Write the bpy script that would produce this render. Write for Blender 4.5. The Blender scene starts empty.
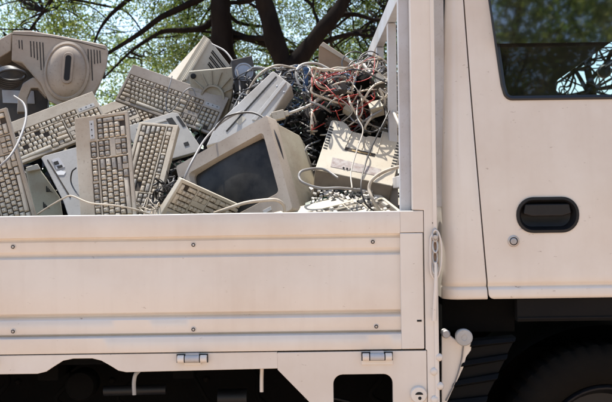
import bpy, bmesh, math, random
import numpy as np
from mathutils import Vector, Matrix, noise
C = bpy.context.scene
COL = C.collection
R = math.radians
rnd = random.Random(7)

# ------------------------------------------------------------------ camera, world, sun, exposure
CAM_H = 1.16; DIST = 3.2; FPX = 1000.0; ROLL = R(0.78)
cam_d = bpy.data.cameras.new('camera'); cam = bpy.data.objects.new('camera', cam_d); COL.objects.link(cam)
cam.location = (0, -DIST, CAM_H)
cam.rotation_euler = (Matrix.Rotation(R(90), 3, 'X') @ Matrix.Rotation(-ROLL, 3, 'Z')).to_euler()
cam_d.sensor_width = 36; cam_d.lens = 36*FPX/612; cam_d.clip_end = 2000; cam_d.clip_start = 0.05
cam_d.dof.use_dof = True; cam_d.dof.focus_distance = 3.45; cam_d.dof.aperture_fstop = 9.5
C.camera = cam
SUN_EL = 72; SUN_AZ = -38      # azimuth clockwise from +Y (behind the truck), negative = to the left
w = bpy.data.worlds.new('World'); C.world = w; w.use_nodes = True
nt = w.node_tree; bg = nt.nodes['Background']
sky = nt.nodes.new('ShaderNodeTexSky'); sky.sky_type = 'NISHITA'; sky.sun_disc = False
sky.sun_elevation = R(SUN_EL); sky.sun_rotation = R(SUN_AZ); sky.air_density = 1.0; sky.dust_density = 1.0
nt.links.new(sky.outputs[0], bg.inputs[0]); bg.inputs[1].default_value = 0.15
sd = bpy.data.lights.new('sun', 'SUN'); sd.energy = 4.4; sd.angle = R(0.5); sd.color = (1, .95, .87)
so = bpy.data.objects.new('sun', sd); COL.objects.link(so)
e, a_ = R(SUN_EL), R(SUN_AZ)
tosun = Vector((math.sin(a_)*math.cos(e), math.cos(a_)*math.cos(e), math.sin(e)))
so.rotation_euler = tosun.to_track_quat('Z', 'Y').to_euler()
C.view_settings.view_transform = 'Standard'; C.view_settings.look = 'None'
C.view_settings.exposure = 1.0; C.view_settings.gamma = 1
C.view_settings.use_curve_mapping = False

# ------------------------------------------------------------------ helpers
CA, SA = math.cos(ROLL), math.sin(ROLL)
def at(px, py, Y=0.0):                       # photograph pixel at a real depth Y -> world point
    x = px-306; y = py-201
    u = x*CA - y*SA; v = x*SA + y*CA; s = (DIST+Y)/FPX
    return Vector((u*s, Y, CAM_H - v*s))
def XZ(px, py, Y=0.0):
    p = at(px, py, Y); return p.x, p.z
def ZV(v): return CAM_H - v*0.0032           # truck level: pixels below the horizon at Y = 0
def XU(u): return u*0.0032

def mesh_obj(name, verts, faces, mat=None, parent=None, smooth=None, bevel=0, seg=2, mats=None, idx=None, matrix=None, bang=35):
    me = bpy.data.meshes.new(name)
    me.from_pydata([tuple(v) for v in verts], [], faces)
    if mats:
        for m in mats: me.materials.append(m)
        if idx is not None: me.polygons.foreach_set('material_index', idx)
    elif mat: me.materials.append(mat)
    bm = bmesh.new(); bm.from_mesh(me); bmesh.ops.recalc_face_normals(bm, faces=bm.faces); bm.to_mesh(me); bm.free()
    o = bpy.data.objects.new(name, me); COL.objects.link(o)
    if smooth is not None:
        me.polygons.foreach_set('use_smooth', [True]*len(me.polygons)); me.set_sharp_from_angle(angle=R(smooth))
    if bevel:
        b = o.modifiers.new('b', 'BEVEL'); b.width = bevel; b.segments = seg; b.limit_method = 'ANGLE'; b.angle_limit = R(bang)
        if smooth is None:
            me.polygons.foreach_set('use_smooth', [True]*len(me.polygons)); me.set_sharp_from_angle(angle=R(50))
        b.harden_normals = True
    if matrix is not None: o.matrix_world = matrix
    if parent: o.parent = parent
    return o

class MB:
    def __init__(s): s.v = []; s.f = []; s.i = []
    def add(s, vs, fs, mi=0, M=None):
        n = len(s.v)
        s.v += [(M @ Vector(v)) if M is not None else Vector(v) for v in vs]
        s.f += [tuple(n+k for k in f) for f in fs]; s.i += [mi]*len(fs); return s
    def box(s, x0, x1, y0, y1, z0, z1, mi=0, M=None):
        vs = [(x, y, z) for x in (x0, x1) for y in (y0, y1) for z in (z0, z1)]
        fs = [(0,1,3,2),(4,6,7,5),(0,4,5,1),(2,3,7,6),(0,2,6,4),(1,5,7,3)]
        return s.add(vs, fs, mi, M)
    def prism(s, pts, y0, y1, mi=0, M=None, scale=1.0, shift=(0,0)):   # outline in x,z extruded along y, back end scaled
        n = len(pts); cx = sum(p[0] for p in pts)/n; cz = sum(p[1] for p in pts)/n
        vs = [(p[0], y0, p[1]) for p in pts] + [(cx+(p[0]-cx)*scale+shift[0], y1, cz+(p[1]-cz)*scale+shift[1]) for p in pts]
        fs = [tuple(range(n)), tuple(range(2*n-1, n-1, -1))] + [(k, k+n, (k+1)%n+n, (k+1)%n) for k in range(n)]
        return s.add(vs, fs, mi, M)
    def cyl(s, p0, p1, r0, r1=None, n=16, mi=0, caps=True):
        p0 = Vector(p0); p1 = Vector(p1); r1 = r0 if r1 is None else r1
        d = (p1-p0).normalized(); q = d.to_track_quat('Z', 'Y')
        vs = []
        for p, r in ((p0, r0), (p1, r1)):
            vs += [p + q @ Vector((r*math.cos(2*math.pi*k/n), r*math.sin(2*math.pi*k/n), 0)) for k in range(n)]
        fs = [(k, (k+1)%n, (k+1)%n+n, k+n) for k in range(n)]
        if caps: fs += [tuple(range(n-1, -1, -1)), tuple(range(n, 2*n))]
        return s.add(vs, fs, mi)
    def lathe(s, prof, o=(0,0,0), n=32, mi=0):            # axis y; prof = [(r, y)]
        vs = []; fs = []
        for r, y in prof:
            vs += [(o[0]+r*math.cos(2*math.pi*k/n), o[1]+y, o[2]+r*math.sin(2*math.pi*k/n)) for k in range(n)]
        for j in range(len(prof)-1):
            fs += [(j*n+k, j*n+(k+1)%n, (j+1)*n+(k+1)%n, (j+1)*n+k) for k in range(n)]
        fs += [tuple(range(n)), tuple(range(len(prof)*n-1, (len(prof)-1)*n-1, -1))]
        return s.add(vs, fs, mi)
    def tube(s, pts, r, n=7, mi=0, sub=6, rf=None):
        pts = [Vector(p) for p in pts]; P = []
        if sub > 1 and len(pts) > 2:
            E = [2*pts[0]-pts[1]] + pts + [2*pts[-1]-pts[-2]]
            for i in range(len(pts)-1):
                a, b, c, d = E[i:i+4]
                for k in range(sub):
                    t = k/sub
                    P.append(0.5*((2*b) + (c-a)*t + (2*a-5*b+4*c-d)*t*t + (3*b-a-3*c+d)*t**3))
            P.append(pts[-1])
        else: P = pts
        vs = []; fs = []; up = None; m = len(P)
        for i, p in enumerate(P):
            d = (P[min(i+1, m-1)]-P[max(i-1, 0)])
            d = d.normalized() if d.length > 1e-9 else Vector((0,0,1))
            if up is None: up = Vector((0,0,1)) if abs(d.z) < .9 else Vector((1,0,0))
            s1 = d.cross(up); s1 = s1.normalized() if s1.length > 1e-6 else d.orthogonal().normalized()
            up = s1.cross(d).normalized()
            rr = r if rf is None else rf(i/(m-1))
            vs += [p + s1*rr*math.cos(2*math.pi*k/n) + up*rr*math.sin(2*math.pi*k/n) for k in range(n)]
        for j in range(m-1):
            fs += [(j*n+k, j*n+(k+1)%n, (j+1)*n+(k+1)%n, (j+1)*n+k) for k in range(n)]
        fs += [tuple(range(n-1, -1, -1)), tuple(range((m-1)*n, m*n))]
        return s.add(vs, fs, mi)
    def build(s, name, mat, parent=None, **k):
        if isinstance(mat, (list, tuple)): return mesh_obj(name, s.v, s.f, None, parent, mats=mat, idx=s.i, **k)
        return mesh_obj(name, s.v, s.f, mat, parent, **k)

def tag(o, label=None, cat=None, group=None, kind=None):
    if label: o['label'] = label
    if cat: o['category'] = cat
    if group: o['group'] = group
    if kind: o['kind'] = kind
    return o
def thing(name, label, cat, M=None, group=None):
    o = bpy.data.objects.new(name, None); COL.objects.link(o); o.empty_display_size = .05
    if M is not None: o.matrix_world = M
    return tag(o, label, cat, group)
def frame(px, py, Y, roll=0, tilt=0, yaw=0):   # local x right, z up, front towards -y
    return Matrix.Translation(at(px, py, Y)) @ Matrix.Rotation(R(yaw), 4, 'Z') @ Matrix.Rotation(R(-tilt), 4, 'X') @ Matrix.Rotation(R(-roll), 4, 'Y')
def loc(M, px, py):                            # pixel ray met with the frame's plane -> local x, z
    o = Vector((0, -DIST, CAM_H)); d = at(px, py, 0)-o
    n = M.to_3x3() @ Vector((0,1,0)); t = (M.translation-o).dot(n)/d.dot(n)
    q = M.inverted() @ (o+d*t); return (q.x, q.z)

# ------------------------------------------------------------------ materials
def N(t, kind, **k):
    n = t.nodes.new(kind)
    for a, b in k.items(): setattr(n, a, b)
    return n
def ramp(t, stops):
    n = t.nodes.new('ShaderNodeValToRGB'); el = n.color_ramp.elements
    while len(el) < len(stops): el.new(.5)
    for e_, (p, c) in zip(el, stops): e_.position = p; e_.color = (*c, 1) if len(c) == 3 else c
    return n
def mat(name, col, rough=.5, dirt=None, amount=.5, scale=8, metal=0, coat=0, bump=.0, bscale=60, speck=0, spec=.5, streak=False, vary=0):
    m = bpy.data.materials.new(name); m.use_nodes = True; t = m.node_tree; b = t.nodes['Principled BSDF']; L = t.links.new
    b.inputs['Base Color'].default_value = (*col, 1); b.inputs['Roughness'].default_value = rough
    b.inputs['Metallic'].default_value = metal; b.inputs['Coat Weight'].default_value = coat
    b.inputs['Coat Roughness'].default_value = .12; b.inputs['Specular IOR Level'].default_value = spec
    tc = N(t, 'ShaderNodeTexCoord'); oi = N(t, 'ShaderNodeObjectInfo')
    ad = N(t, 'ShaderNodeVectorMath', operation='ADD'); L(tc.outputs['Object'], ad.inputs[0])
    mu = N(t, 'ShaderNodeMath', operation='MULTIPLY'); mu.inputs[1].default_value = 37; L(oi.outputs['Random'], mu.inputs[0]); L(mu.outputs[0], ad.inputs[1])
    vec = ad.outputs[0]
    if streak:
        mp = N(t, 'ShaderNodeMapping'); mp.inputs['Scale'].default_value = streak if isinstance(streak, tuple) else (1, 1, .25); L(vec, mp.inputs[0]); vec = mp.outputs[0]
    cur = None
    if dirt:
        n1 = N(t, 'ShaderNodeTexNoise'); n1.inputs['Scale'].default_value = scale; n1.inputs['Detail'].default_value = 9; n1.inputs['Roughness'].default_value = .62; L(vec, n1.inputs['Vector'])
        r1 = ramp(t, [(.40, (0,0,0)), (.72, (amount,)*3)]); L(n1.outputs['Fac'], r1.inputs[0])
        mx = N(t, 'ShaderNodeMix', data_type='RGBA'); mx.inputs[6].default_value = (*col, 1); mx.inputs[7].default_value = (*dirt, 1); L(r1.outputs[0], mx.inputs[0]); cur = mx.outputs[2]
        if speck:
            n2 = N(t, 'ShaderNodeTexNoise'); n2.inputs['Scale'].default_value = scale*26; n2.inputs['Detail'].default_value = 3; L(ad.outputs[0], n2.inputs['Vector'])
            r2 = ramp(t, [(.60, (0,0,0)), (.72, (speck*.55,)*3)]); L(n2.outputs['Fac'], r2.inputs[0])
            mx2 = N(t, 'ShaderNodeMix', data_type='RGBA'); L(r2.outputs[0], mx2.inputs[0]); L(cur, mx2.inputs[6]); mx2.inputs[7].default_value = (*[c*.5 for c in dirt], 1); cur = mx2.outputs[2]
        rr = N(t, 'ShaderNodeMapRange'); rr.inputs[3].default_value = rough*.85; rr.inputs[4].default_value = min(1, rough*1.35); L(n1.outputs['Fac'], rr.inputs[0]); L(rr.outputs[0], b.inputs['Roughness'])
    if vary:
        hs = N(t, 'ShaderNodeHueSaturation'); mr = N(t, 'ShaderNodeMapRange'); mr.inputs[3].default_value = 1-vary; mr.inputs[4].default_value = 1+vary*.4
        L(oi.outputs['Random'], mr.inputs[0]); L(mr.outputs[0], hs.inputs['Value'])
        if cur: L(cur, hs.inputs['Color'])
        else: hs.inputs['Color'].default_value = (*col, 1)
        cur = hs.outputs[0]
    if cur: L(cur, b.inputs['Base Color'])
    if bump:
        nb = N(t, 'ShaderNodeTexNoise'); nb.inputs['Scale'].default_value = bscale; nb.inputs['Detail'].default_value = 5; L(vec, nb.inputs['Vector'])
        bp = N(t, 'ShaderNodeBump'); bp.inputs['Strength'].default_value = bump; bp.inputs['Distance'].default_value = .004; L(nb.outputs['Fac'], bp.inputs['Height']); L(bp.outputs[0], b.inputs['Normal'])
    return m
def paint(name):
    m = mat(name, (.725, .665, .59), .30, dirt=(.54, .44, .35), amount=.6, scale=1.7, coat=.35, bump=.03, bscale=7)
    t = m.node_tree; b = t.nodes['Principled BSDF']; L = t.links.new
    tc = N(t, 'ShaderNodeTexCoord'); src = b.inputs['Base Color'].links[0].from_socket
    mp = N(t, 'ShaderNodeMapping'); mp.inputs['Scale'].default_value = (9, 3, 26); L(tc.outputs['Object'], mp.inputs[0])
    n = N(t, 'ShaderNodeTexNoise'); n.inputs['Scale'].default_value = 2.4; n.inputs['Detail'].default_value = 10; n.inputs['Roughness'].default_value = .75; L(mp.outputs[0], n.inputs['Vector'])
    r = ramp(t, [(.643, (0,0,0)), (.675, (.8,.8,.8))]); L(n.outputs['Fac'], r.inputs[0])   # chips and scuffs
    mx = N(t, 'ShaderNodeMix', data_type='RGBA'); L(r.outputs[0], mx.inputs[0]); L(src, mx.inputs[6]); mx.inputs[7].default_value = (.26, .17, .12, 1)
    n3 = N(t, 'ShaderNodeTexNoise'); n3.inputs['Scale'].default_value = 5; n3.inputs['Detail'].default_value = 8; mp3 = N(t, 'ShaderNodeMapping'); mp3.inputs['Scale'].default_value = (6, 1, .6); L(tc.outputs['Object'], mp3.inputs[0]); L(mp3.outputs[0], n3.inputs['Vector'])
    r3 = ramp(t, [(.5, (0,0,0)), (.8, (.13,.13,.13))]); L(n3.outputs['Fac'], r3.inputs[0])   # run-off streaks
    mx3 = N(t, 'ShaderNodeMix', data_type='RGBA'); L(r3.outputs[0], mx3.inputs[0]); L(mx.outputs[2], mx3.inputs[6]); mx3.inputs[7].default_value = (.50, .40, .32, 1)
    L(mx3.outputs[2], b.inputs['Base Color'])
    return m
PAINT = paint('white_paint')
STEEL = mat('grey_steel', (.42, .43, .45), .42, (.28, .22, .17), .6, 9, metal=.6, bump=.1)
GREYP = mat('grey_painted_steel', (.50, .50, .51), .45, (.34, .28, .22), .6, 5, bump=.05, speck=.4)
ZINC = mat('worn_zinc', (.55, .53, .50), .38, (.3, .2, .14), .7, 22, metal=.55, bump=.1)
BLACKP = mat('black_plastic', (.005, .005, .0065), .45, (.022, .02, .018), .5, 7, bump=.08, spec=.35)
UNDER = mat('black_underbody', (.0035, .0035, .0035), .9, (.008, .007, .006), .6, 5, bump=.2, bscale=30, spec=.05)
RUBBER = mat('dusty_rubber', (.004, .0037, .0034), .9, (.012, .0095, .007), .7, 4, bump=.15, spec=.1)
SEAL = mat('black_rubber_seal', (.010, .010, .011), .4)
BEIGE = mat('aged_beige_plastic', (.46, .405, .32), .62, (.28, .21, .14), .75, 5, bump=.05, speck=.7)
PINKBEIGE = mat('dusty_tan_plastic', (.37, .31, .245), .55, (.20, .145, .10), .75, 5, bump=.05, speck=.7)
CREAM = mat('cream_plastic', (.47, .43, .345), .62, (.40, .32, .23), .7, 6, bump=.04, speck=.6)
GREYPL = mat('pale_grey_plastic', (.43, .42, .40), .62, (.28, .25, .21), .7, 6, bump=.03, speck=.5)
BLUEGREY = mat('blue_grey_panel', (.44, .41, .36), .7, (.25, .23, .21), .7, 6, bump=.04, speck=.5)
OLIVE = mat('yellowed_green_plastic', (.42, .42, .32), .5, (.25, .2, .13), .7, 7, bump=.05, speck=.6)
YELLOWED = mat('yellowed_plastic', (.34, .31, .235), .6, (.20, .15, .10), .8, 7, bump=.06, speck=.7)
WELL = mat('grimy_recess', (.030, .022, .015), .85, (.09, .065, .045), .6, 30)
KEYB = mat('beige_key', (.56, .50, .40), .5, (.38, .30, .21), .6, 25, vary=.14)
KEYG = mat('grey_key', (.34, .31, .265), .5, (.24, .19, .14), .6, 25, vary=.14)
KEYT = mat('tan_key', (.46, .385, .285), .5, (.30, .22, .15), .6, 25, vary=.16)
def legend(m):      # small dark printed mark in the upper left of each key top
    t = m.node_tree; b = t.nodes['Principled BSDF']; L = t.links.new; src = b.inputs['Base Color'].links[0].from_socket
    tc = N(t, 'ShaderNodeTexCoord'); sp = N(t, 'ShaderNodeSeparateXYZ'); L(tc.outputs['Object'], sp.inputs[0]); fac = None
    oi = N(t, 'ShaderNodeObjectInfo'); nz = N(t, 'ShaderNodeTexNoise'); nz.inputs['Scale'].default_value = 420; nz.noise_dimensions = '4D'
    wm = N(t, 'ShaderNodeMath', operation='MULTIPLY'); wm.inputs[1].default_value = 50; L(oi.outputs['Random'], wm.inputs[0]); L(wm.outputs[0], nz.inputs['W']); L(tc.outputs['Object'], nz.inputs['Vector'])
    def mth(op, a, bb):
        n = N(t, 'ShaderNodeMath', operation=op)
        for i, q in enumerate((a, bb)):
            if isinstance(q, (int, float)): n.inputs[i].default_value = q
            elif q is not None: L(q, n.inputs[i])
        return n.outputs[0]
    ax = mth('ABSOLUTE', mth('ADD', sp.outputs['X'], .0018), None); az = mth('ABSOLUTE', mth('SUBTRACT', sp.outputs['Z'], .0022), None)
    f = mth('MULTIPLY', mth('LESS_THAN', ax, .0022), mth('LESS_THAN', az, .0020)); f = mth('MULTIPLY', f, mth('LESS_THAN', sp.outputs['Y'], -.0078)); f = mth('MULTIPLY', f, mth('GREATER_THAN', nz.outputs['Fac'], .46)); f = mth('MULTIPLY', f, .8)
    mx = N(t, 'ShaderNodeMix', data_type='RGBA'); L(f, mx.inputs[0]); L(src, mx.inputs[6]); mx.inputs[7].default_value = (.05, .045, .04, 1); L(mx.outputs[2], b.inputs['Base Color'])
for _k in (KEYB, KEYG, KEYT): legend(_k)
CASET = mat('tan_keyboard_case', (.40, .34, .26), .55, (.21, .155, .10), .8, 6, bump=.05, speck=.7)
DARK = mat('dark_hole', (.008, .008, .008), .8)
SCREEN = mat('dusty_screen_glass', (.016, .015, .014), .28, (.10, .092, .078), .8, 4, spec=.15)
LABELM = mat('stained_label_strip', (.36, .33, .31), .5, (.13, .06, .045), 1.0, 45, speck=.9)
CARD = mat('dirty_cardboard', (.30, .19, .11), .85, (.16, .10, .06), .7, 8, bump=.2)
BLACKC = mat('black_cable', (.014, .014, .015), .42, (.10, .08, .065), .5, 14)
BEIGEC = mat('beige_cable', (.50, .44, .35), .5, (.26, .19, .13), .7, 14)
GREYC = mat('grey_cable', (.21, .205, .20), .45, (.2, .16, .12), .6, 14)
WHITEC = mat('white_cable', (.46, .435, .385), .5, (.34, .27, .2), .6, 14)
REDC = mat('red_wire', (.42, .03, .025), .4, (.2, .05, .03), .6, 14)
BLUEC = mat('blue_wire', (.04, .10, .22), .4)
PCB = mat('green_circuit_board', (.03, .09, .05), .4, (.12, .10, .06), .7, 40, speck=.8)
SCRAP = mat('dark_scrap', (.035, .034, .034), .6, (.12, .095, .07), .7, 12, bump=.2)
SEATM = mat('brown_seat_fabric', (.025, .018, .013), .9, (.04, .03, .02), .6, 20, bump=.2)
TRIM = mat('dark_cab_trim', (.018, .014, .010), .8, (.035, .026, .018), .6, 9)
BARK = mat('dark_bark', (.008, .006, .005), .95, (.022, .017, .013), .7, 6, bump=1.0, bscale=14, streak=(1, 1, .35), spec=.05)

def glassmat(name, tint, a, rough=.02):
    m = bpy.data.materials.new(name); m.use_nodes = True; t = m.node_tree; t.nodes.clear(); L = t.links.new
    o = N(t, 'ShaderNodeOutputMaterial'); tr = N(t, 'ShaderNodeBsdfTransparent'); tr.inputs[0].default_value = (*tint, 1)
    g = N(t, 'ShaderNodeBsdfGlossy'); g.inputs['Roughness'].default_value = rough
    f = N(t, 'ShaderNodeFresnel'); f.inputs[0].default_value = a; mx = N(t, 'ShaderNodeMixShader')
    L(f.outputs[0], mx.inputs[0]); L(tr.outputs[0], mx.inputs[1]); L(g.outputs[0], mx.inputs[2])
    df = N(t, 'ShaderNodeBsdfDiffuse'); df.inputs[0].default_value = (.3, .26, .2, 1)       # dust film
    tc = N(t, 'ShaderNodeTexCoord'); n = N(t, 'ShaderNodeTexNoise'); n.inputs['Scale'].default_value = 5; n.inputs['Detail'].default_value = 8; L(tc.outputs['Object'], n.inputs['Vector'])
    r = ramp(t, [(.45, (.01,)*3), (.75, (.10,)*3)]); L(n.outputs['Fac'], r.inputs[0])
    m2 = N(t, 'ShaderNodeMixShader'); L(r.outputs[0], m2.inputs[0]); L(mx.outputs[0], m2.inputs[1]); L(df.outputs[0], m2.inputs[2]); L(m2.outputs[0], o.inputs[0])
    return m
GLASS = glassmat('window_glass', (.80, .86, .84), 1.45)
VISOR = glassmat('smoked_visor', (.05, .05, .045), 3.6, .03)

def leafmat(name, cols):
    m = bpy.data.materials.new(name); m.use_nodes = True; t = m.node_tree; t.nodes.clear(); L = t.links.new
    o = N(t, 'ShaderNodeOutputMaterial'); g = N(t, 'ShaderNodeNewGeometry')
    r = ramp(t, [(i/(len(cols)-1), c) for i, c in enumerate(cols)]); L(g.outputs['Random Per Island'], r.inputs[0])
    b = N(t, 'ShaderNodeBsdfPrincipled'); b.inputs['Roughness'].default_value = .5; L(r.outputs[0], b.inputs['Base Color'])
    tr = N(t, 'ShaderNodeBsdfTranslucent'); hs = N(t, 'ShaderNodeHueSaturation'); hs.inputs['Value'].default_value = 2.3; hs.inputs['Hue'].default_value = .495; hs.inputs['Saturation'].default_value = 1.05; L(r.outputs[0], hs.inputs['Color']); L(hs.outputs[0], tr.inputs[0])
    mx = N(t, 'ShaderNodeMixShader'); mx.inputs[0].default_value = .5; L(b.outputs[0], mx.inputs[1]); L(tr.outputs[0], mx.inputs[2]); L(mx.outputs[0], o.inputs[0])
    return m
LEAF = leafmat('acacia_leaf', [(.022, .04, .010), (.05, .09, .02), (.10, .145, .032), (.145, .165, .048)])
LEAFD = leafmat('dark_leaf', [(.03, .045, .014), (.06, .08, .025), (.10, .10, .04)])

def groundmat():
    m = mat('red_sand', (.42, .295, .21), .9, (.31, .21, .15), .7, 1.3, bump=.6, bscale=9)
    return m

# ------------------------------------------------------------------ setting
def ground():
    vs = []; fs = []; n = 40
    xs = [(-1 if k < 0 else 1)*(abs(k)/20)**3*600 for k in range(-20, 21)]
    for y in xs:
        for x in xs: vs.append((x, y, .03*noise.noise(Vector((x*.6, y*.6, 0))) if abs(x) < 30 and abs(y) < 30 else 0))
    for j in range(n):
        for i in range(n): fs.append((j*41+i, j*41+i+1, (j+1)*41+i+1, (j+1)*41+i))
    o = mesh_obj('ground', vs, fs, groundmat(), smooth=60); tag(o, kind='structure')
ground()

# ------------------------------------------------------------------ the truck
truck = thing('flatbed_truck', 'dusty white flatbed truck with drop sides, loaded with old computer scrap', 'truck')

# dropside: pressed panel, profile swept along X
def dropside():
    prof = [(.040, 60), (.040, 12.2), (.037, 11.3), (.005, 11.2), (.0012, 11.8), (0, 13), (0, 32.4), (.0015, 33.6), (.018, 34.2), (.019, 36.0), (.017, 37.2),
            (.0135, 38.4), (.013, 47), (.015, 48.6), (.026, 51.6), (.027, 53.0), (.0145, 54.7), (.013, 55.2), (.0115, 82), (.013, 108.5), (.015, 110), (.030, 112.4), (.032, 113.8), (.0145, 116.6), (.013, 117.2),
            (.013, 130), (.0145, 130.7), (.026, 131.0), (.028, 132.4), (.0015, 134.2), (0, 134.8), (0, 148.4), (.002, 149.6), (.040, 149.6)]
    x0, x1 = -2.35, XU(93.6)
    xs = [x0 + (x1-x0)*k/110 for k in range(111)]
    vs = []; fs = []; n = len(prof)
    for x in xs:
        for (y, v) in prof:
            d = 0
            if y < .033: d = .0022*noise.noise(Vector((x*2.3, v*.03, 3))) + .0009*noise.noise(Vector((x*9, v*.09, 1)))
            if 9 < v < 14: d *= .5
            vs.append((x, y+d, ZV(v) + (.0012*noise.noise(Vector((x*3, 0, 5))) if v < 40 else 0)))
    for i in range(len(xs)-1):
        for k in range(n): fs.append((i*n+k, i*n+(k+1)%n, (i+1)*n+(k+1)%n, (i+1)*n+k))
    fs.append(tuple(range(n))); fs.append(tuple((len(xs)-1)*n+k for k in range(n)))
    p = mesh_obj('dropside', vs, fs, PAINT, truck, smooth=38)
    def topz(v): return ZV(v)
    m = MB(); m.box(XU(93.6), XU(116.4), -.0012, .034, ZV(149.6), ZV(33.4)); m.build('end_frame', PAINT, p, bevel=.003)
    m = MB(); m.box(XU(93.6), XU(117.2), -.0004, .0342, ZV(33.0), ZV(11.2)); m.build('rail_end', PAINT, p, bevel=.003)
    m = MB(); z0 = ZV(121.3); m.box(XU(109.3), XU(114), -.0022, .006, z0-.003, z0+.003); m.build('drain_slot', DARK, p)
    for px, py in ((193, 245), (193, 330), (373, 242), (376.5, 327), (12, 247), (12, 332)):
        x, z = XZ(px, py); y = .0125
        mb = MB(); mb.lathe([(.0085, .002), (.0085, -.0015), (.0070, -.0028), (.0064, -.0022)], (x, y, z), 20); r = mb.build('rivet', PAINT, p, smooth=40)
        mb = MB(); mb.lathe([(.0062, -.0020), (.0062, -.0025)], (x, y, z), 16); mb.build('rivet_recess', WELL, r, smooth=40)
        mb = MB(); mb.lathe([(.0034, -.0024), (.0034, -.0040), (.0016, -.0046)], (x, y, z), 12, 0); mb.build('rivet_core', ZINC, r, smooth=40)
    return p
dropside()

def hinge(px, py, wpx, big):
    x, z = XZ(px, py); wd = wpx*.0032/2
    h = MB(); hp = wd*.46
    if big: h.box(x-wd*1.02, x+wd*1.02, -.004, .008, z-.026, z+.002)
    else: h.box(x-wd*.55, x+wd*.55, -.003, .008, z-.021, z-.010)
    o = h.build('hinge', PAINT, truck, bevel=.0015)
    k = MB(); k.box(x-wd*1.01, x+wd*1.01, -.0052, -.0015, z-.0125, z+.0150); k.build('hinge_gap', DARK, o)
    for s in (-1, 1):
        k = MB(); k.cyl((x+s*wd*.95, -.010, z), (x+s*wd*.52, -.010, z), .0125, n=20); k.build('knuckle', PAINT, o, bevel=.002)
    k = MB(); k.cyl((x-wd*.46, -.010, z), (x+wd*.46, -.010, z), .0110, n=20); k.box(x-wd*.44, x+wd*.44, -.006, .004, z-.002, z+.018); k.build('hinge_pin', GREYP, o, bevel=.0015)
hinge(192.5, 358.6, 31, False); hinge(377, 356.5, 31, True); hinge(-20, 361, 31, False)

# side rail of the bed with the arch cut-out, and the panel ahead of it
def poly_y(name, pts, y0, y1, m, parent, bevel=.002, holes=(), smooth=None):
    bm = bmesh.new(); es = []
    for lp in [pts]+list(holes):
        vv = [bm.verts.new((p[0], y0, p[1])) for p in lp]
        es += [bm.edges.new((vv[i], vv[(i+1) % len(vv)])) for i in range(len(vv))]
    bmesh.ops.triangle_fill(bm, use_beauty=True, use_dissolve=False, edges=es)
    bm.normal_update()
    g = bmesh.ops.extrude_face_region(bm, geom=bm.faces[:])
    for q in g['geom']:
        if isinstance(q, bmesh.types.BMVert): q.co.y = y1
    bmesh.ops.recalc_face_normals(bm, faces=bm.faces)
    me = bpy.data.meshes.new(name); bm.to_mesh(me); bm.free(); me.materials.append(m)
    o = bpy.data.objects.new(name, me); COL.objects.link(o); o.parent = parent
    me.polygons.foreach_set('use_smooth', [True]*len(me.polygons)); me.set_sharp_from_angle(angle=R(40))
    if bevel:
        b = o.modifiers.new('b', 'BEVEL'); b.width = bevel; b.segments = 2; b.limit_method = 'ANGLE'; b.angle_limit = R(50); b.harden_normals = True
    return o
def rrect(x0, x1, z0, z1, r, n=6):
    P = []
    for cx, cz, a0 in ((x1-r, z1-r, 0), (x0+r, z1-r, 90), (x0+r, z0+r, 180), (x1-r, z0+r, 270)):
        for k in range(n+1): a = R(a0+90*k/n); P.append((cx+r*math.cos(a), cz+r*math.sin(a)))
    return P
T = lambda px, py: XZ(px, py)
arch = [T(37, 374.2), T(46, 372), T(55, 366), T(63, 361), T(73, 359), T(92, 358.8), T(101, 361), T(110, 366), T(118, 371), T(126, 372.6)]
top = ZV(150.8)
poly_y('side_rail', [(-2.35, top), (-2.35, T(37, 374)[1])] + arch + [(T(277.5, 0)[0]-.0, T(277, 368.8)[1]), (T(277, 352)[0], top)], .004, .030, PAINT, truck)
x_r = XU(118.6)
hole = rrect(T(326, 0)[0]+.007, T(393, 400)[0], .48, ZV(174.2), .030)
poly_y('corner_panel', [(T(277, 352)[0]+.001, ZV(151.3)), (T(277.5, 368)[0], T(277, 370)[1]), T(309, 402), T(330, 424), (T(330, 0)[0], .44), (x_r, .44), (x_r, ZV(151.3))], .0015, .020, PAINT, truck, holes=[hole])
# corner post that carries the headboard
post = MB()
zt = 2.15
post.prism([(XU(117.6), ZV(150.6)), (XU(117.6), ZV(10.8)), (XU(106.5), ZV(10.2)), (XU(106.5), zt), (XU(130.0), zt), (XU(131.2), .44), (XU(119.0), .44), (XU(119.0), ZV(150.6))], -.002, .050)
pst = post.build('corner_post', PAINT, truck, bevel=.004)
b_ = MB(); b_.box(XU(126.5), XU(130.3), -.006, .02, .44, zt); b_.build('post_flange', PAINT, truck, bevel=.002)
for px, py in ((439, 357.3), (434, 371.5), (440, 386), (434.5, 399.5)):
    x, z = XZ(px, py); m = MB(); m.lathe([(.0125, .006), (.0125, -.003), (.0100, -.007), (.005, -.009), (.0005, -.0093)], (x, -.001, z), 20); m.build('bolt', PAINT, pst, smooth=50)
x, z = XZ(418.5, 394.5)
m = MB(); m.lathe([(.0270, .01), (.0270, -.006), (.024, -.011), (.0125, -.012)], (x, 0, z), 28); k = m.build('round_plug', PAINT, truck, smooth=40)
m = MB(); m.prism([(x+.001+.0125*math.cos(R(q)), z+.001+.009*math.sin(R(q))) for q in range(0, 181, 20)], -.0128, -.010); m.prism([(x+.003+.0055*math.cos(R(q)), z-.010+.0055*math.sin(R(q))) for q in range(0, 360, 30)], -.0128, -.010); m.build('keyhole', DARK, k)
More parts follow.
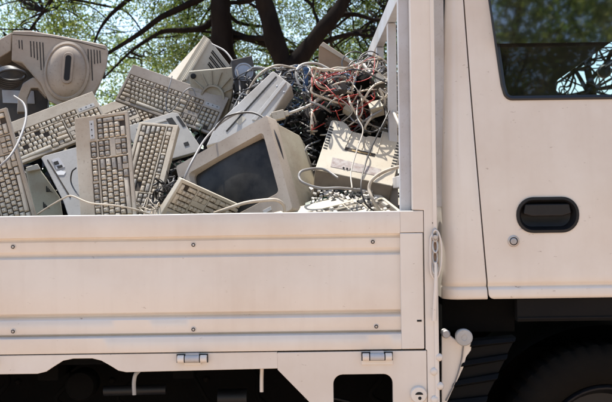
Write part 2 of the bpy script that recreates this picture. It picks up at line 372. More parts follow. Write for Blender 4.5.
# latch
x, z = XZ(435, 240)
lt = MB(); lt.box(x-.008, x+.010, -.007, -.001, z-.088, z+.022); latch = lt.build('latch', mat('rusty_stained_paint', (.36, .26, .19), .7, (.14, .07, .04), 1.0, 30, bump=.2), truck, bevel=.002)
def zz(px, py, y): q = XZ(px, py); return (q[0], y, q[1])
for k in range(4):
    m = MB(); xx, z3 = XZ(434.5, 235+k*11); m.tube([(xx + .0075*math.cos(R(q)), -.014-(.004 if k % 2 else 0)+.003*math.sin(R(q)), z3+.020*math.sin(R(q))) for q in range(0, 361, 30)], .0030, sub=2); m.build('chain_link', ZINC, latch, smooth=60)
m = MB(); m.tube([zz(430.2, 238, -.012), zz(429.6, 252, -.016), zz(430, 270, -.018), zz(432, 276, -.018), zz(435, 279, -.018), zz(438, 274, -.018), zz(440.5, 262, -.016), zz(440.6, 245, -.014), zz(438, 233, -.012), zz(434, 230.5, -.012), zz(430.2, 238, -.012)], .0036); m.build('latch_loop', PAINT, latch, smooth=60)
m = MB(); m.tube([zz(434.6, 262, -.024), zz(434.8, 280, -.028), zz(434, 300, -.026), zz(433.4, 320, -.02)], .0062, rf=lambda t: .0045+.0035*t); m.build('latch_handle', PAINT, latch, smooth=60)
m = MB(); m.lathe([(.008, .0), (.008, -.014), (.006, -.017)], (XZ(434.5, 233)[0], -.010, XZ(434.5, 237)[1]), 14); m.build('latch_bolt', ZINC, latch, smooth=40)
m = MB(); m.lathe([(.003, -.001), (.003, -.004)], (XZ(433, 223)[0], 0, XZ(433, 223)[1]), 10); m.build('post_screw', WELL, truck, smooth=40)

# bed floor, far side, tail, headboard
m = MB(); m.box(-2.35, XU(118), .035, 1.66, .64, .675); m.build('bed_floor', UNDER, truck)
m = MB(); m.box(-2.35, XU(118), 1.66, 1.70, .68, ZV(11.2)); m.build('far_dropside', PAINT, truck, bevel=.004)
m = MB(); m.box(-2.39, -2.352, 0.0, 1.70, .66, ZV(11.2)); m.build('tailgate', PAINT, truck, bevel=.004)
hb = MB()
xa, xb = XU(96), XU(107)
hb.box(xa, xb, .055, .095, .68, 2.13)              # near upright
hb2 = []
h_o = hb.build('headboard', GREYP, truck, bevel=.003)
for (yy, wy, w1) in ((1.60, .05, .035), (.47, .05, .032), (1.05, .045, .032)):
    m = MB(); m.box(xa+.001, xa+w1, yy, yy+wy, .68, 1.81); m.build('upright', GREYP, h_o, bevel=.003)
def rail(zv0, zv1, yv0, yv1, th=.045):
    m = MB(); vs = [(x_, y_, z_+d) for x_ in (xa, xa+.032) for (y_, z_) in ((yv0, zv0), (yv1, zv1)) for d in (0, th)]
    m.add(vs, [(0,1,3,2),(4,6,7,5),(0,4,5,1),(2,3,7,6),(0,2,6,4),(1,5,7,3)]); return m
rail(1.812, 1.812, .096, 1.66, .07).build('cross_rail', GREYP, h_o, bevel=.003)
rail(1.20, 1.20, .096, 1.66, .04).build('cross_rail', GREYP, h_o, bevel=.003)
m = MB(); m.box(xa+.036, xb+.01, .055, 1.66, .68, 1.14); m.build('headboard_panel', GREYP, h_o)

# cab: rear pillar and door, curved side surface
YC = .024
_q = lambda d: d*d*.085 if d < .36 else .085*.1296+.0612*(d-.36)
def S(z, base=YC):
    y = base + _q(max(0, z-1.02)) + .10*max(0, .98-z)**2
    v = (CAM_H-z)/.0032
    # pressed crease low on the body
    pts = [(83.5, 0), (85.5, .002), (88.2, .0095), (88.9, .0100), (91.5, .001), (93, 0), (99.6, .0005), (101.5, .006)]
    if v > 83.5:
        for (a, da), (b, db) in zip(pts, pts[1:]):
            if a <= v <= b: y += da+(db-da)*(v-a)/(b-a); break
        else: y += .006
    return y
zl = [ZV(v) for v in (101.5, 100.6, 99.6, 97, 93, 92, 91.5, 90, 88.9, 88.2, 87, 85.5, 84.4, 83.5, 78, 70, 60, 50, 40, 30, 15, 0, -20, -40, -60, -80, -100, -120, -150, -180, -210, -230, -260, -290, -310)]
def seamx(z):
    v = (CAM_H-z)/.0032
    # seam: (472,0) -> (487,297)
    t = min(1.2, max(-.4, (v+198)/300)); return XU(163.7 + 19.0*t*(.75+.25*t))
def pillar():
    vs = []; fs = []; r = .058; na = 12; x0 = XU(138.3)
    for z in zl:
        x0 = XU(137.8+4.6*min(1.1, max(0, (90-(CAM_H-z)/.0032)/290)))
        col = [(x0+.004, .30), (x0, .16), (x0, r+.01)]
        zb = max(0, (ZV(90)-z)); 
        for k in range(1, na+1):
            a = R(90*k/na); col.append((x0+r-r*math.cos(a), r-r*math.sin(a)))
        xs_ = seamx(z)-.0026
        col += [(x0+r+(xs_-x0-r)*.5, 0), (xs_-.002, 0), (xs_-.0004, .0016), (xs_, .012), (xs_, .05)]
        for x_, y_ in col: vs.append((x_, y_+S(z), z))
    nc = len(vs)//len(zl)
    for i in range(len(zl)-1):
        for k in range(nc-1): fs.append((i*nc+k, i*nc+k+1, (i+1)*nc+k+1, (i+1)*nc+k))
    o = mesh_obj('cab_rear_corner', vs, fs, PAINT, truck, smooth=45)
    so_ = o.modifiers.new('s', 'SOLIDIFY'); so_.thickness = .003; so_.offset = 0
pillar()
XR = 1.62
# window opening
wz0 = ZV(-98)
def wl(v): return XU(189.2 + 12.2*((v+201)/103.0))      # left edge of the window opening at level v
winL = [(-300, wl(-300)), (-201, wl(-201)), (-125, wl(-125))]
cornr = .016
def winpoly(off):
    P = [(wl(-300)-off, ZV(-300)+off), (wl(-201)-off, ZV(-201)), (wl(-115)-off, ZV(-115))]
    cx, cz = wl(-100)+.030, ZV(-99.5)+.030; r = .030+off
    for k in range(0, 7):
        a = R(188+82*k/6); P.append((cx+r*math.cos(a), cz+r*math.sin(a)))
    P += [(1.30+off, ZV(-99.5)-off), (1.30+off, ZV(-300)+off)]
    return P
def door():
    zs = [z for z in zl if z <= ZV(-290)]
    out = [(seamx(z)+.0024, z) for z in reversed(zs)]
    bx = out[-1][0]
    out = out[:-4] + [(bx-.001, ZV(97)), (bx+.003, ZV(99.6)), (bx+.008, ZV(100.8)), (bx+.016, ZV(101.5)), (1.55, ZV(101.5)), (1.55, zs[-1])]
    hx, hz = XZ(549.5, 215); 
    hnd = rrect(hx-.099, hx+.099, hz-.056, hz+.056, .053, 8)
    bm = bmesh.new(); es = []
    for lp in [out, winpoly(0), hnd]:
        vv = [bm.verts.new((p[0], 0, p[1])) for p in lp]
        es += [bm.edges.new((vv[i], vv[(i+1) % len(vv)])) for i in range(len(vv))]
    bmesh.ops.triangle_fill(bm, use_beauty=True, use_dissolve=False, edges=es)
    for z in zs[1:-1]:
        bmesh.ops.bisect_plane(bm, geom=bm.verts[:]+bm.edges[:]+bm.faces[:], plane_co=(0, 0, z), plane_no=(0, 0, 1), dist=1e-6)
    for k in range(24):
        bmesh.ops.bisect_plane(bm, geom=bm.verts[:]+bm.edges[:]+bm.faces[:], plane_co=(.55+k*.042, 0, 0), plane_no=(1, 0, 0), dist=1e-6)
    bm.normal_update()
    fr = bm.faces[:]
    g = bmesh.ops.extrude_face_region(bm, geom=fr)
    back = set(q for q in g['geom'] if isinstance(q, bmesh.types.BMVert))
    for v in bm.verts:
        y = S(v.co.z) + .0016*noise.noise(Vector((v.co.x*3, v.co.z*3, 8)))
        v.co.y = y + (.016 if v in back else 0)
    bmesh.ops.recalc_face_normals(bm, faces=bm.faces)
    me = bpy.data.meshes.new('door'); bm.to_mesh(me); bm.free(); me.materials.append(PAINT)
    o = bpy.data.objects.new('door', me); COL.objects.link(o); o.parent = truck
    me.polygons.foreach_set('use_smooth', [True]*len(me.polygons)); me.set_sharp_from_angle(angle=R(45))
    b = o.modifiers.new('b', 'BEVEL'); b.width = .0018; b.segments = 2; b.limit_method = 'ANGLE'; b.angle_limit = R(60); b.harden_normals = True
    # recessed handle
    ys = S(hz); n = 40
    cup = MB(); lo = rrect(-.099, .099, -.056, .056, .053, 8); li = rrect(-.092, .092, -.049, .049, .046, 8); ld = rrect(-.080, .080, -.038, .038, .035, 8)
    rings = [(rrect(-.101, .101, -.058, .058, .055, 8), -.0035), (li, -.0045), (ld, .026), (rrect(-.06, .06, -.02, .02, .018, 8), .034)]
    vs = []; fs = []; q = len(lo)
    rings = [(rings[0][0], .004)] + rings
    for rg, dy in rings: vs += [(hx+p[0], ys+dy, hz+p[1]) for p in rg]
    for j in range(len(rings)-1): fs += [(j*q+k, j*q+(k+1) % q, (j+1)*q+(k+1) % q, (j+1)*q+k) for k in range(q)]
    fs.append(tuple((len(rings)-1)*q+k for k in range(q)))
    h = mesh_obj('door_handle', vs, fs, BLACKP, o, smooth=35)
    lev = MB(); lev.prism([(hx-.078, hz+.004), (hx-.072, hz+.036), (hx+.072, hz+.036), (hx+.078, hz+.004), (hx+.05, hz-.004), (hx-.05, hz-.004)], ys+.002, ys+.018)
    lev.build('lever', BLACKP, h, bevel=.005, seg=3)
    lx, lz = XZ(515, 241.5); m = MB(); yl = S(lz)
    m.lathe([(.0185, .004), (.0185, -.002), (.0162, -.0045), (.0135, -.0050), (.0130, -.0020)], (lx, yl, lz), 28); m2 = MB(); m2.lathe([(.0128, -.0024), (.0128, -.0032)], (lx, yl, lz), 24); m2.build('lock_gap', DARK, o); lk = m.build('door_lock', ZINC, o, smooth=35)
    m = MB(); m.lathe([(.0105, 0), (.0105, -.0046), (.0085, -.006)], (lx, yl, lz), 20); m.box(lx-.0012, lx+.0012, yl-.0068, yl-.003, lz-.006, lz+.006); m.build('lock_cylinder', STEEL, lk, smooth=35)
    # window seal and pane
    A = winpoly(.002); B = winpoly(-.0135)
    vs = []; fs = []; q = len(A)
    for ring, dy in ((A, .010), (A, -.0030), (winpoly(-.004), -.0065), (B, -.0020), (B, .012)):
        vs += [(p[0], S(p[1])+dy, p[1]) for p in ring]
    for j in range(4): fs += [(j*q+k, j*q+(k+1) % q, (j+1)*q+(k+1) % q, (j+1)*q+k) for k in range(q)]
    se = mesh_obj('window_seal', vs, fs, SEAL, o, smooth=50)
    zb, zt_ = ZV(-99.5)+.006, ZV(-297)
    vs = [(wl(-99.5)+.012, S(zb)+.008, zb), (1.295, S(zb)+.008, zb), (1.295, S(zt_)+.008, zt_), (wl(-297)+.008, S(zt_)+.008, zt_)]
    vs += [(x_, y_+.004, z_) for x_, y_, z_ in vs]
    mesh_obj('window_pane', vs, [(0,1,2,3), (7,6,5,4), (0,4,5,1), (1,5,6,2), (2,6,7,3), (3,7,4,0)], GLASS, o)
    # weather visor over the top of the window, flaring outwards
    vz0 = ZV(-156.5); vs = []; fs = []
    zt_ = ZV(-298); yb, yt = S(vz0)-.020, S(zt_)-.006
    vs = [(wl(-156.5)+.002, yb, vz0), (1.31, yb, vz0), (1.31, yt, zt_), (wl(-298)+.002, yt, zt_)]
    vs += [(x_, y_+.0035, z_) for x_, y_, z_ in vs]
    mesh_obj('window_visor', vs, [(0,1,2,3), (7,6,5,4), (0,4,5,1), (1,5,6,2), (2,6,7,3), (3,7,4,0)], VISOR, o)
door()
# inner rebate behind the seam, floor, roof, rear wall, far wall, seats
m = MB(); m.box(XU(142), XU(196), .085, .11, ZV(98), ZV(-290)); m.build('door_rebate', SEAL, truck)
m = MB(); m.box(XU(150), 1.9, .12, 1.60, ZV(99), ZV(88)); m.build('cab_floor', UNDER, truck)
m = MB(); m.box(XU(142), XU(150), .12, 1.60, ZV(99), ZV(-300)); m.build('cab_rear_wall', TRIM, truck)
m = MB(); m.box(XU(140.5), XU(141.6), .33, 1.60, ZV(99), ZV(-311)); m.build('cab_back_panel', PAINT, truck, bevel=.001)
m = MB(); m.box(XU(141), 1.75, .10, 1.62, ZV(-312), ZV(-300)); m.build('cab_roof', PAINT, truck, bevel=.01)
m = MB(); m.prism([(1.551, ZV(101)), (1.551, ZV(-70)), (1.60, ZV(-80)), (1.60, ZV(-300)), (2.0, ZV(-80)), (2.12, .55), (1.552, .55)][0:3] + [(1.95, ZV(-90)), (2.12, .55), (1.95, .55)], .03, 1.60); m.build('cab_nose', PAINT, truck, bevel=.02)
m = MB(); m.prism([(1.552, ZV(-92)), (1.56, ZV(-298)), (1.60, ZV(-298)), (1.93, ZV(-92))], .06, .10); m.build('front_pillar', PAINT, truck, bevel=.008)
YF = 1.55
fw = lambda px, py: (at(px, py, YF).x, at(px, py, YF).z)
holeF = [fw(556.5, 90), fw(555.8, 86.5), fw(556.2, 83), fw(558, 79.8), fw(612, 41.5), fw(640, 20), fw(700, 20), fw(700, 94.5), fw(562, 94.5), fw(558.5, 93)]
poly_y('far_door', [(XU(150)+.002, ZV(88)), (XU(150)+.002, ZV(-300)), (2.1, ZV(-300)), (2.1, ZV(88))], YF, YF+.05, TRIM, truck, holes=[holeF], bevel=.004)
def seat(y0, y1):
    s_ = MB(); xs0 = XU(152)
    s_.prism([(xs0+.03, ZV(-30)), (xs0+.02, ZV(-128)), (xs0+.05, ZV(-138)), (xs0+.13, ZV(-136)), (xs0+.15, ZV(-120)), (xs0+.22, ZV(-30)), (xs0+.55, ZV(-15)), (xs0+.58, ZV(10)), (xs0+.03, ZV(30))], y0, y1)
    s_.build('cab_seat', SEATM, truck, bevel=.03, seg=3)
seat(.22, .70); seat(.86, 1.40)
m = MB(); q = at(609.5, 66, 1.62); m.lathe([(.026, .02), (.034, .01), (.034, -.012), (.026, -.02)], (q.x+.034, q.y+.2, q.z), 24); m.tube([(q.x+.012, q.y+.2, q.z), (q.x+.10, q.y+.14, q.z+.06), (q.x+.16, q.y+.03, q.z+.1)], .009); m.build('wing_mirror', BLACKP, truck, smooth=40)

# rocker, mudguard, wheel, tank, cap
m = MB(); m.box(XU(212.5), 1.62, .045, .09, ZV(125.5), ZV(102.2)); m.box(XU(212.5), 1.62, .040, .046, ZV(123.6), ZV(120.8)); m.build('step_sill', mat('dark_grey_sill', (.008, .0075, .0075), .65, (.018, .015, .013), .6, 6, spec=.1), truck, bevel=.003)
m = MB(); m.box(XU(139), XU(214), .105, .5, ZV(138), ZV(103)); m.build('underbody_box', UNDER, truck, bevel=.004)
# ribbed mudguard strip running down to the left
mg = MB()
Lp = [(475, 341), (466, 361), (457, 381), (448, 401), (439, 421)]; Rp = [(516, 337), (508, 354), (499, 373), (488, 396), (478, 418)]
def mgv(px, py, y): q = XZ(px, py, .06); return (q[0], y, q[1])
for k in range(4):
    l0, l1, r0, r1 = Lp[k], Lp[k+1], Rp[k], Rp[k+1]
    mix = lambda a_, b_, t: (a_[0]+(b_[0]-a_[0])*t, a_[1]+(b_[1]-a_[1])*t)
    for t0, t1, ya, yb_, ex in ((0, .22, .060, .046, 3), (.22, .34, .046, .062, 3), (.34, 1, .066, .072, 0)):
        a0, a1, b0, b1 = mix(l0, l1, t0), mix(l0, l1, t1), mix(r0, r1, t0), mix(r0, r1, t1)
        vs = [mgv(a0[0]-ex, a0[1], ya), mgv(b0[0], b0[1], ya-.004), mgv(b1[0], b1[1], yb_-.004), mgv(a1[0]-ex, a1[1], yb_)]
        vs += [(v[0], .12, v[2]) for v in vs]
        mg.add(vs, [(0,1,2,3), (7,6,5,4), (0,4,5,1), (1,5,6,2), (2,6,7,3), (3,7,4,0)])
mg.build('mudguard', mat('black_mudguard', (.0035, .0038, .0045), .6, (.010, .010, .010), .5, 9, bump=.15, spec=.12), truck, bevel=.002)
# liner of the front wheel arch
wx, wz = XZ(608, 452, .06)
vs = []; fs = []; RA = .44
for j, yy in enumerate((.10, .62)):
    for k in range(25):
        a = R(-10+200*k/24); vs.append((wx+RA*math.cos(a), yy, wz+RA*math.sin(a)*.93))
fs = [(k, k+1, k+26, k+25) for k in range(24)] + [tuple(range(25, 50))]
mesh_obj('wheel_arch_liner', vs, fs, UNDER, truck, smooth=40)
def wheel(cx, cz, y0, rt=.345, name='wheel'):
    root = bpy.data.objects.new(name, None); COL.objects.link(root); root.parent = truck
    t = MB(); prof = [(.205, .17), (.215, .02), (.235, .004), (.27, -.004), (.30, -.002), (.322, .008), (.336, .022), (rt, .036), (rt, .160), (.33, .18), (.25, .19), (.205, .17)]
    n = 220; vs = []; fs = []
    for j, (r, y) in enumerate(prof):
        for k in range(n):
            rr = r
            if r > .33 and (k % 5 < 2): rr -= .007 if j % 2 == 0 else .006
            if j == 5 and (k % 5 < 2): rr -= .005
            a = 2*math.pi*k/n; vs.append((cx+rr*math.cos(a), y0+y, cz+rr*math.sin(a)))
    for j in range(len(prof)-1): fs += [(j*n+k, j*n+(k+1) % n, (j+1)*n+(k+1) % n, (j+1)*n+k) for k in range(n)]
    mesh_obj('tyre', vs, fs, RUBBER, root, smooth=30)
    r_ = MB(); r_.lathe([(.212, .17), (.212, .022), (.206, .010), (.200, .012), (.190, .05), (.175, .075), (.10, .080), (.085, .05), (.06, .03), (.055, .03)], (cx, y0, cz), 48); r_.build('rim', BLACKP, root, smooth=35)
    return root
wheel(wx+.01, .325, .09)
wheel(-1.75, .345, .075)
# filler neck bracket and round cap
brk = [T(445, 335), T(453, 338), T(462, 345), T(474.5, 346), T(474, 353), T(469, 360), T(466, 371), T(461, 382), T(456, 392), T(450, 405), T(444, 420), T(444, 340)]
br = poly_y('filler_bracket', brk, .055, .075, PAINT, truck, bevel=.003)
m = MB(); m.tube([(XZ(463.5, 346, .05)[0], .051, XZ(463.5, 346, .05)[1]), (XZ(461, 362, .05)[0], .049, XZ(461, 362, .05)[1]), (XZ(455, 382, .05)[0], .049, XZ(455, 382, .05)[1]), (XZ(446, 401, .05)[0], .051, XZ(446, 401, .05)[1])], .0025); m.build('release_cable', GREYC, br, smooth=60)
x, z = XZ(464, 337.5, .02); m = MB(); m.lathe([(.022, .05), (.024, .012), (.0275, .010), (.0275, -.004), (.0245, -.008), (.010, -.0085), (.009, -.007)], (x, .02, z), 30); cp = m.build('filler_cap', GREYPL, br, smooth=35)
m = MB(); xp, zp = XZ(447, 335, .03); m.lathe([(.012, .05), (.014, .0), (.011, -.006)], (xp, .05, zp), 18); m.build('rubber_stop', GREYP, truck, smooth=35)
# chassis and things under the bed
m = MB(); m.box(-2.3, 1.55, .42, .47, .40, .62); m.box(-2.3, 1.55, 1.20, 1.25, .40, .62)
for xx in (-2.0, -1.4, -.9, -.45, .05, .4): m.box(xx, xx+.07, .12, 1.54, .575, .638)
m.build('chassis_rail', UNDER, truck, bevel=.004)
m = MB(); m.box(-1.30, .43, .50, 1.10, .22, .56); m.build('underbody_tank', UNDER, truck, bevel=.02)
r = random.Random(8)
for k in range(7):
    x0_ = -1.1+k*.22; m = MB(); m.tube([(x0_, .36, .60), (x0_+.04, .33, .54), (x0_+.03+r.uniform(-.05, .05), .32, .47), (x0_+.12, .34, .41)], r.uniform(.006, .011)); m.build('hose', UNDER, truck, smooth=60)
for k in range(9):
    m = MB(); xx = -1.05+k*.17; m.lathe([(.012, .02), (.012, -.006), (.007, -.012)], (xx, .42, .52+.06*(k % 2)), 6); m.build('chassis_bolt', RUBBER, truck)
m = MB(); m.box(-2.3, 1.5, 1.55, 1.58, .20, .62); m.build('far_side_skirt', UNDER, truck)
m = MB(); x, z = XZ(83, 384, .25); m.lathe([(.03, .05), (.052, .04), (.055, -.03), (.046, -.045), (.02, -.05)], (x, .25, z), 24); m.build('spring_shackle', UNDER, truck, smooth=35)
m = MB(); p0 = at(104, 391, .2); p1 = at(166, 389.5, .2); m.cyl(p0, p1, .017, n=16); m.build('air_pipe', BLACKP, truck, smooth=35)
m = MB(); p0 = at(218, 398, .2); p1 = at(247, 397.5, .2); m.cyl(p0, p1, .03, n=18); m.build('air_tank', BLACKP, truck, smooth=35)
m = MB(); m.tube([at(139, 371, .06), at(135.5, 375, .05), at(134, 383, .05), at(134.4, 395, .05)], .0068); m.build('breather_hose', GREYPL, truck, smooth=60)
m = MB(); m.tube([at(262, 368, .05), at(261.6, 380, .05), at(261.6, 392, .05)], .0066); m.build('tie_rod', PAINT, truck, smooth=60)
m = MB(); m.tube([at(304, 368+30, .3), at(330, 398, .3), at(350, 402, .3)], .006); m.build('brake_pipe', BLACKP, truck, smooth=60)
m = MB(); m.box(XU(118.7), XU(137), .30, .33, .30, 1.10); m.build('gap_shadow_plate', UNDER, truck)  # added black plate, stands in for the shadow between post and cab
m = MB(); m.box(XU(131.0), XU(143.5), .075, .085, ZV(8), 2.1); m.build('cab_guard', GREYP, truck, bevel=.003)
# ------------------------------------------------------------------ keyboards
U = .019
_kc = {}
def keymesh(w_, h_, m, tag_):
    k = (w_, h_, tag_)
    if k in _kc: return _kc[k]
    W = w_*U-.0024; Hh = h_*U-.0024; t = .0030; hh = .0085
    bm = bmesh.new()
    b = [bm.verts.new((sx*W/2, 0, sz*Hh/2)) for sx, sz in ((-1,-1), (1,-1), (1,1), (-1,1))]
    c = [bm.verts.new((sx*(W/2-t), -hh, sz*(Hh/2-t)+.0008)) for sx, sz in ((-1,-1), (1,-1), (1,1), (-1,1))]
    top = bm.faces.new(c[::-1])
    for i in range(4): bm.faces.new((b[i], b[(i+1) % 4], c[(i+1) % 4], c[i]))
    bmesh.ops.recalc_face_normals(bm, faces=bm.faces)
    bmesh.ops.bevel(bm, geom=[e_ for e_ in bm.edges if not e_.is_boundary], offset=.0011, segments=2, affect='EDGES', profile=.6)
    me = bpy.data.meshes.new('key'); bm.to_mesh(me); bm.free(); me.materials.append(m)
    me.polygons.foreach_set('use_smooth', [True]*len(me.polygons)); me.set_sharp_from_angle(angle=R(60))
    _kc[k] = me; return me
def layout():
    K = []   # x, row, w, h, grey
    def row(x0, r, items):
        x = x0
        for it in items:
            g = isinstance(it, tuple); 
            if g and it[0] == 0: x += it[1]; continue
            w_ = it[0] if g else it
            K.append((x+w_/2, r+.5, w_, 1, g)); x += w_
    row(0, 4, [1]*13+[(2,)]); row(0, 3, [(1.5,)]+[1]*12+[1.5]); row(0, 2, [(1.75,)]+[1]*11+[(2.25,)])
    row(0, 1, [(2.25,)]+[1]*10+[(2.75,)]); row(0, 0, [(1.5,), (0, 1), (1.5,), 7, (1.5,), (0, 1), (1.5,)])
    row(0, 5.4, [(1,), (0, 1), 1, 1, 1, 1, (0, .5), (1,), (1,), (1,), (1,), (0, .5), 1, 1, 1, 1])
    row(15.35, 5.4, [(1,)]*3); row(15.35, 4, [(1,)]*3); row(15.35, 3, [(1,)]*3); row(16.35, 1, [(1,)]); row(15.35, 0, [(1,)]*3)
    x0 = 18.7
    row(x0, 4, [(1,)]*4); row(x0, 3, [1]*3); K.append((x0+3.5, 3.0, 1, 2, True)); row(x0, 2, [1]*3); row(x0, 1, [1]*3); K.append((x0+3.5, 1.0, 1, 2, True)); row(x0, 0, [2, 1])
    return K
LAY = layout()[:101]
def keyboard(label, M, case=CASET, kb=KEYB, kg=KEYG, missing=(), D=.184, seed=1, cable=None, n_keys=100):
    W = 22.7*U+.024; bx = .012; bz = .013
    root = thing('keyboard', label, 'keyboard', M, 'discarded keyboards in the load')
    ox = -W/2+bx; oz = -D/2+bz
    X = sorted({-W/2, ox-.001, ox+15*U+.001, ox+15.35*U-.001, ox+18.35*U+.001, ox+18.7*U-.001, ox+22.7*U+.001, W/2})
    Z = sorted({-D/2, oz-.001, oz+2*U, oz+3*U, oz+5*U+.001, oz+5.4*U-.001, oz+6.4*U+.001, D/2})
    def well(i, j):
        if i in (1, 3, 5):
            if j in (1, 2, 3):
                return not (i == 3 and j == 2)
            if j == 5: return i != 5
        return False
    H0, TH = -.006, .020
    vs = []; fs = []; ix = []
    def q(a, b, c, d, mi): n = len(vs); vs.extend([a, b, c, d]); fs.append((n, n+1, n+2, n+3)); ix.append(mi)
    nx, nz = len(X)-1, len(Z)-1
    hgt = lambda i, j: 0.0 if well(i, j) else H0
    for i in range(nx):
        for j in range(nz):
            h = hgt(i, j); q((X[i], h, Z[j]), (X[i+1], h, Z[j]), (X[i+1], h, Z[j+1]), (X[i], h, Z[j+1]), 1 if well(i, j) else 0)
            if i < nx-1 and hgt(i+1, j) != h: q((X[i+1], h, Z[j]), (X[i+1], hgt(i+1, j), Z[j]), (X[i+1], hgt(i+1, j), Z[j+1]), (X[i+1], h, Z[j+1]), 0)
            if j < nz-1 and hgt(i, j+1) != h: q((X[i], h, Z[j+1]), (X[i+1], h, Z[j+1]), (X[i+1], hgt(i, j+1), Z[j+1]), (X[i], hgt(i, j+1), Z[j+1]), 0)
            if j == 0: q((X[i], H0, Z[0]), (X[i+1], H0, Z[0]), (X[i+1], TH*.5, Z[0]), (X[i], TH*.5, Z[0]), 0)
            if j == nz-1: q((X[i], H0, Z[-1]), (X[i+1], H0, Z[-1]), (X[i+1], TH, Z[-1]), (X[i], TH, Z[-1]), 0)
    for j in range(nz):
        tb = lambda z: TH*.5+TH*.5*(z+D/2)/D
        for xx in (X[0], X[-1]): q((xx, H0, Z[j]), (xx, H0, Z[j+1]), (xx, tb(Z[j+1]), Z[j+1]), (xx, tb(Z[j]), Z[j]), 0)
    q((X[0], TH*.5, Z[0]), (X[-1], TH*.5, Z[0]), (X[-1], TH, Z[-1]), (X[0], TH, Z[-1]), 0)
    for (gx, gr, gw, gh) in ((1.5, 5.4, 1, 1), (6.25, 5.4, .5, 1), (10.75, 5.4, .5, 1), (2, 0, 1, 1), (13, 0, 1, 1), (15.85, 1, 1, 1), (17.85, 1, 1, 1)):
        a0, a1, b0, b1 = ox+(gx-gw/2)*U+.0006, ox+(gx+gw/2)*U-.0006, oz+gr*U, oz+(gr+gh)*U
        for F in (((a0, H0+.0004, b0), (a1, H0+.0004, b0), (a1, H0+.0004, b1), (a0, H0+.0004, b1)), ((a0, H0+.0004, b0), (a0, .0015, b0), (a0, .0015, b1), (a0, H0+.0004, b1)), ((a1, H0+.0004, b0), (a1, .0015, b0), (a1, .0015, b1), (a1, H0+.0004, b1)), ((a0, H0+.0004, b0), (a1, H0+.0004, b0), (a1, .0015, b0), (a0, .0015, b0)), ((a0, H0+.0004, b1), (a1, H0+.0004, b1), (a1, .0015, b1), (a0, .0015, b1))): q(*F, 0)
    me = bpy.data.meshes.new('case'); me.from_pydata(vs, [], fs); me.materials.append(case); me.materials.append(WELL); me.polygons.foreach_set('material_index', ix)
    bm = bmesh.new(); bm.from_mesh(me); bmesh.ops.remove_doubles(bm, verts=bm.verts, dist=1e-5); bmesh.ops.recalc_face_normals(bm, faces=bm.faces); bm.to_mesh(me); bm.free()
    o = bpy.data.objects.new('case', me); COL.objects.link(o); o.parent = root
    b = o.modifiers.new('b', 'BEVEL'); b.width = .0022; b.segments = 2; b.limit_method = 'ANGLE'; b.angle_limit = R(40)
    r = random.Random(seed); cnt = 0
    for k, (kx, kr, w_, h_, g) in enumerate(LAY):
        if k in missing or cnt >= n_keys: continue
        cnt += 1
        ko = bpy.data.objects.new('key', keymesh(w_, h_, kg if g else kb, (kg if g else kb).name)); COL.objects.link(ko); ko.parent = root
        ko.location = (ox+kx*U+r.uniform(-.0003, .0003), .001+r.uniform(-.001, .001), oz+kr*U)
        ko.rotation_euler = (r.uniform(-.04, .04), r.uniform(-.03, .03), r.uniform(-.04, .04))
    # status lights strip
    m = MB(); m.box(ox+18.9*U, ox+22.4*U, H0-.0006, H0+.001, oz+5.55*U, oz+6.35*U); m.build('indicator_panel', GREYPL, root)
    for k in range(3):
        m = MB(); m.box(ox+(19.4+k*1.1)*U, ox+(19.65+k*1.1)*U, H0-.0012, H0, oz+5.9*U, oz+6.1*U); m.build('indicator', DARK, root)
    return root
KG = 'discarded keyboards in the load'
keyboard('beige keyboard standing upright on its end beside the left white-panel gap, number pad on top', frame(106, 178, .13, 97.5, 17, -3), case=BEIGE, kb=KEYB, seed=1)
keyboard('tan keyboard cut off by the left edge, leaning on its end against the drop side', frame(-2, 178.5, .20, 106.3, 6, -3), case=CASET, kb=KEYB, kg=KEYB, seed=2)
keyboard('dusty keyboard lying slanted under the large tan monitor back at upper left', frame(47, 131.5, .66, 24.5, 25, 8), case=CASET, kb=KEYB, kg=KEYT, seed=3, missing=(9, 24, 33, 61, 62, 88))
keyboard('tan keyboard sloping down to the right, topmost in front of the ribbed monitor', frame(172, 99.5, 1.08, -22, 20, -2), case=PINKBEIGE, kb=KEYB, kg=KEYT, seed=4)
keyboard('yellow-keyed keyboard on its end just right of the upright one', frame(145.5, 175.8, .52, -97, 28, -6), case=BEIGE, kb=KEYT, kg=KEYG, seed=5, missing=(40,), D=.156)
def frame_at(lp, px, py, Y, roll, tilt, yaw):
    M_ = frame(px, py, Y, roll, tilt, yaw); return M_ @ Matrix.Translation(-Vector(lp))
keyboard('pale-edged keyboard upside down and half sunk behind the rim below the dark monitor screen', frame_at((.2275, -.006, -.077), 182, 179, .10, 160, -26, 42), case=CREAM, kb=KEYB, kg=KEYB, seed=6, D=.154)
keyboard('dark grimy keyboard mostly buried behind the slanted one under the monitor back', frame(108, 122, 1.32, 25, 30, 0), case=CASET, kb=KEYT, kg=KEYG, seed=8)
keyboard('pale keyboard lying nearly flat in front of the small printer, many keys gone', frame(331, 215, .20, 24, 62, 5), case=CREAM, kb=mat('white_key', (.52, .50, .44), .5, (.35, .28, .2), .8, 30, vary=.2), kg=KEYG, seed=9, missing=tuple(random.Random(5).sample(range(101), 34)))

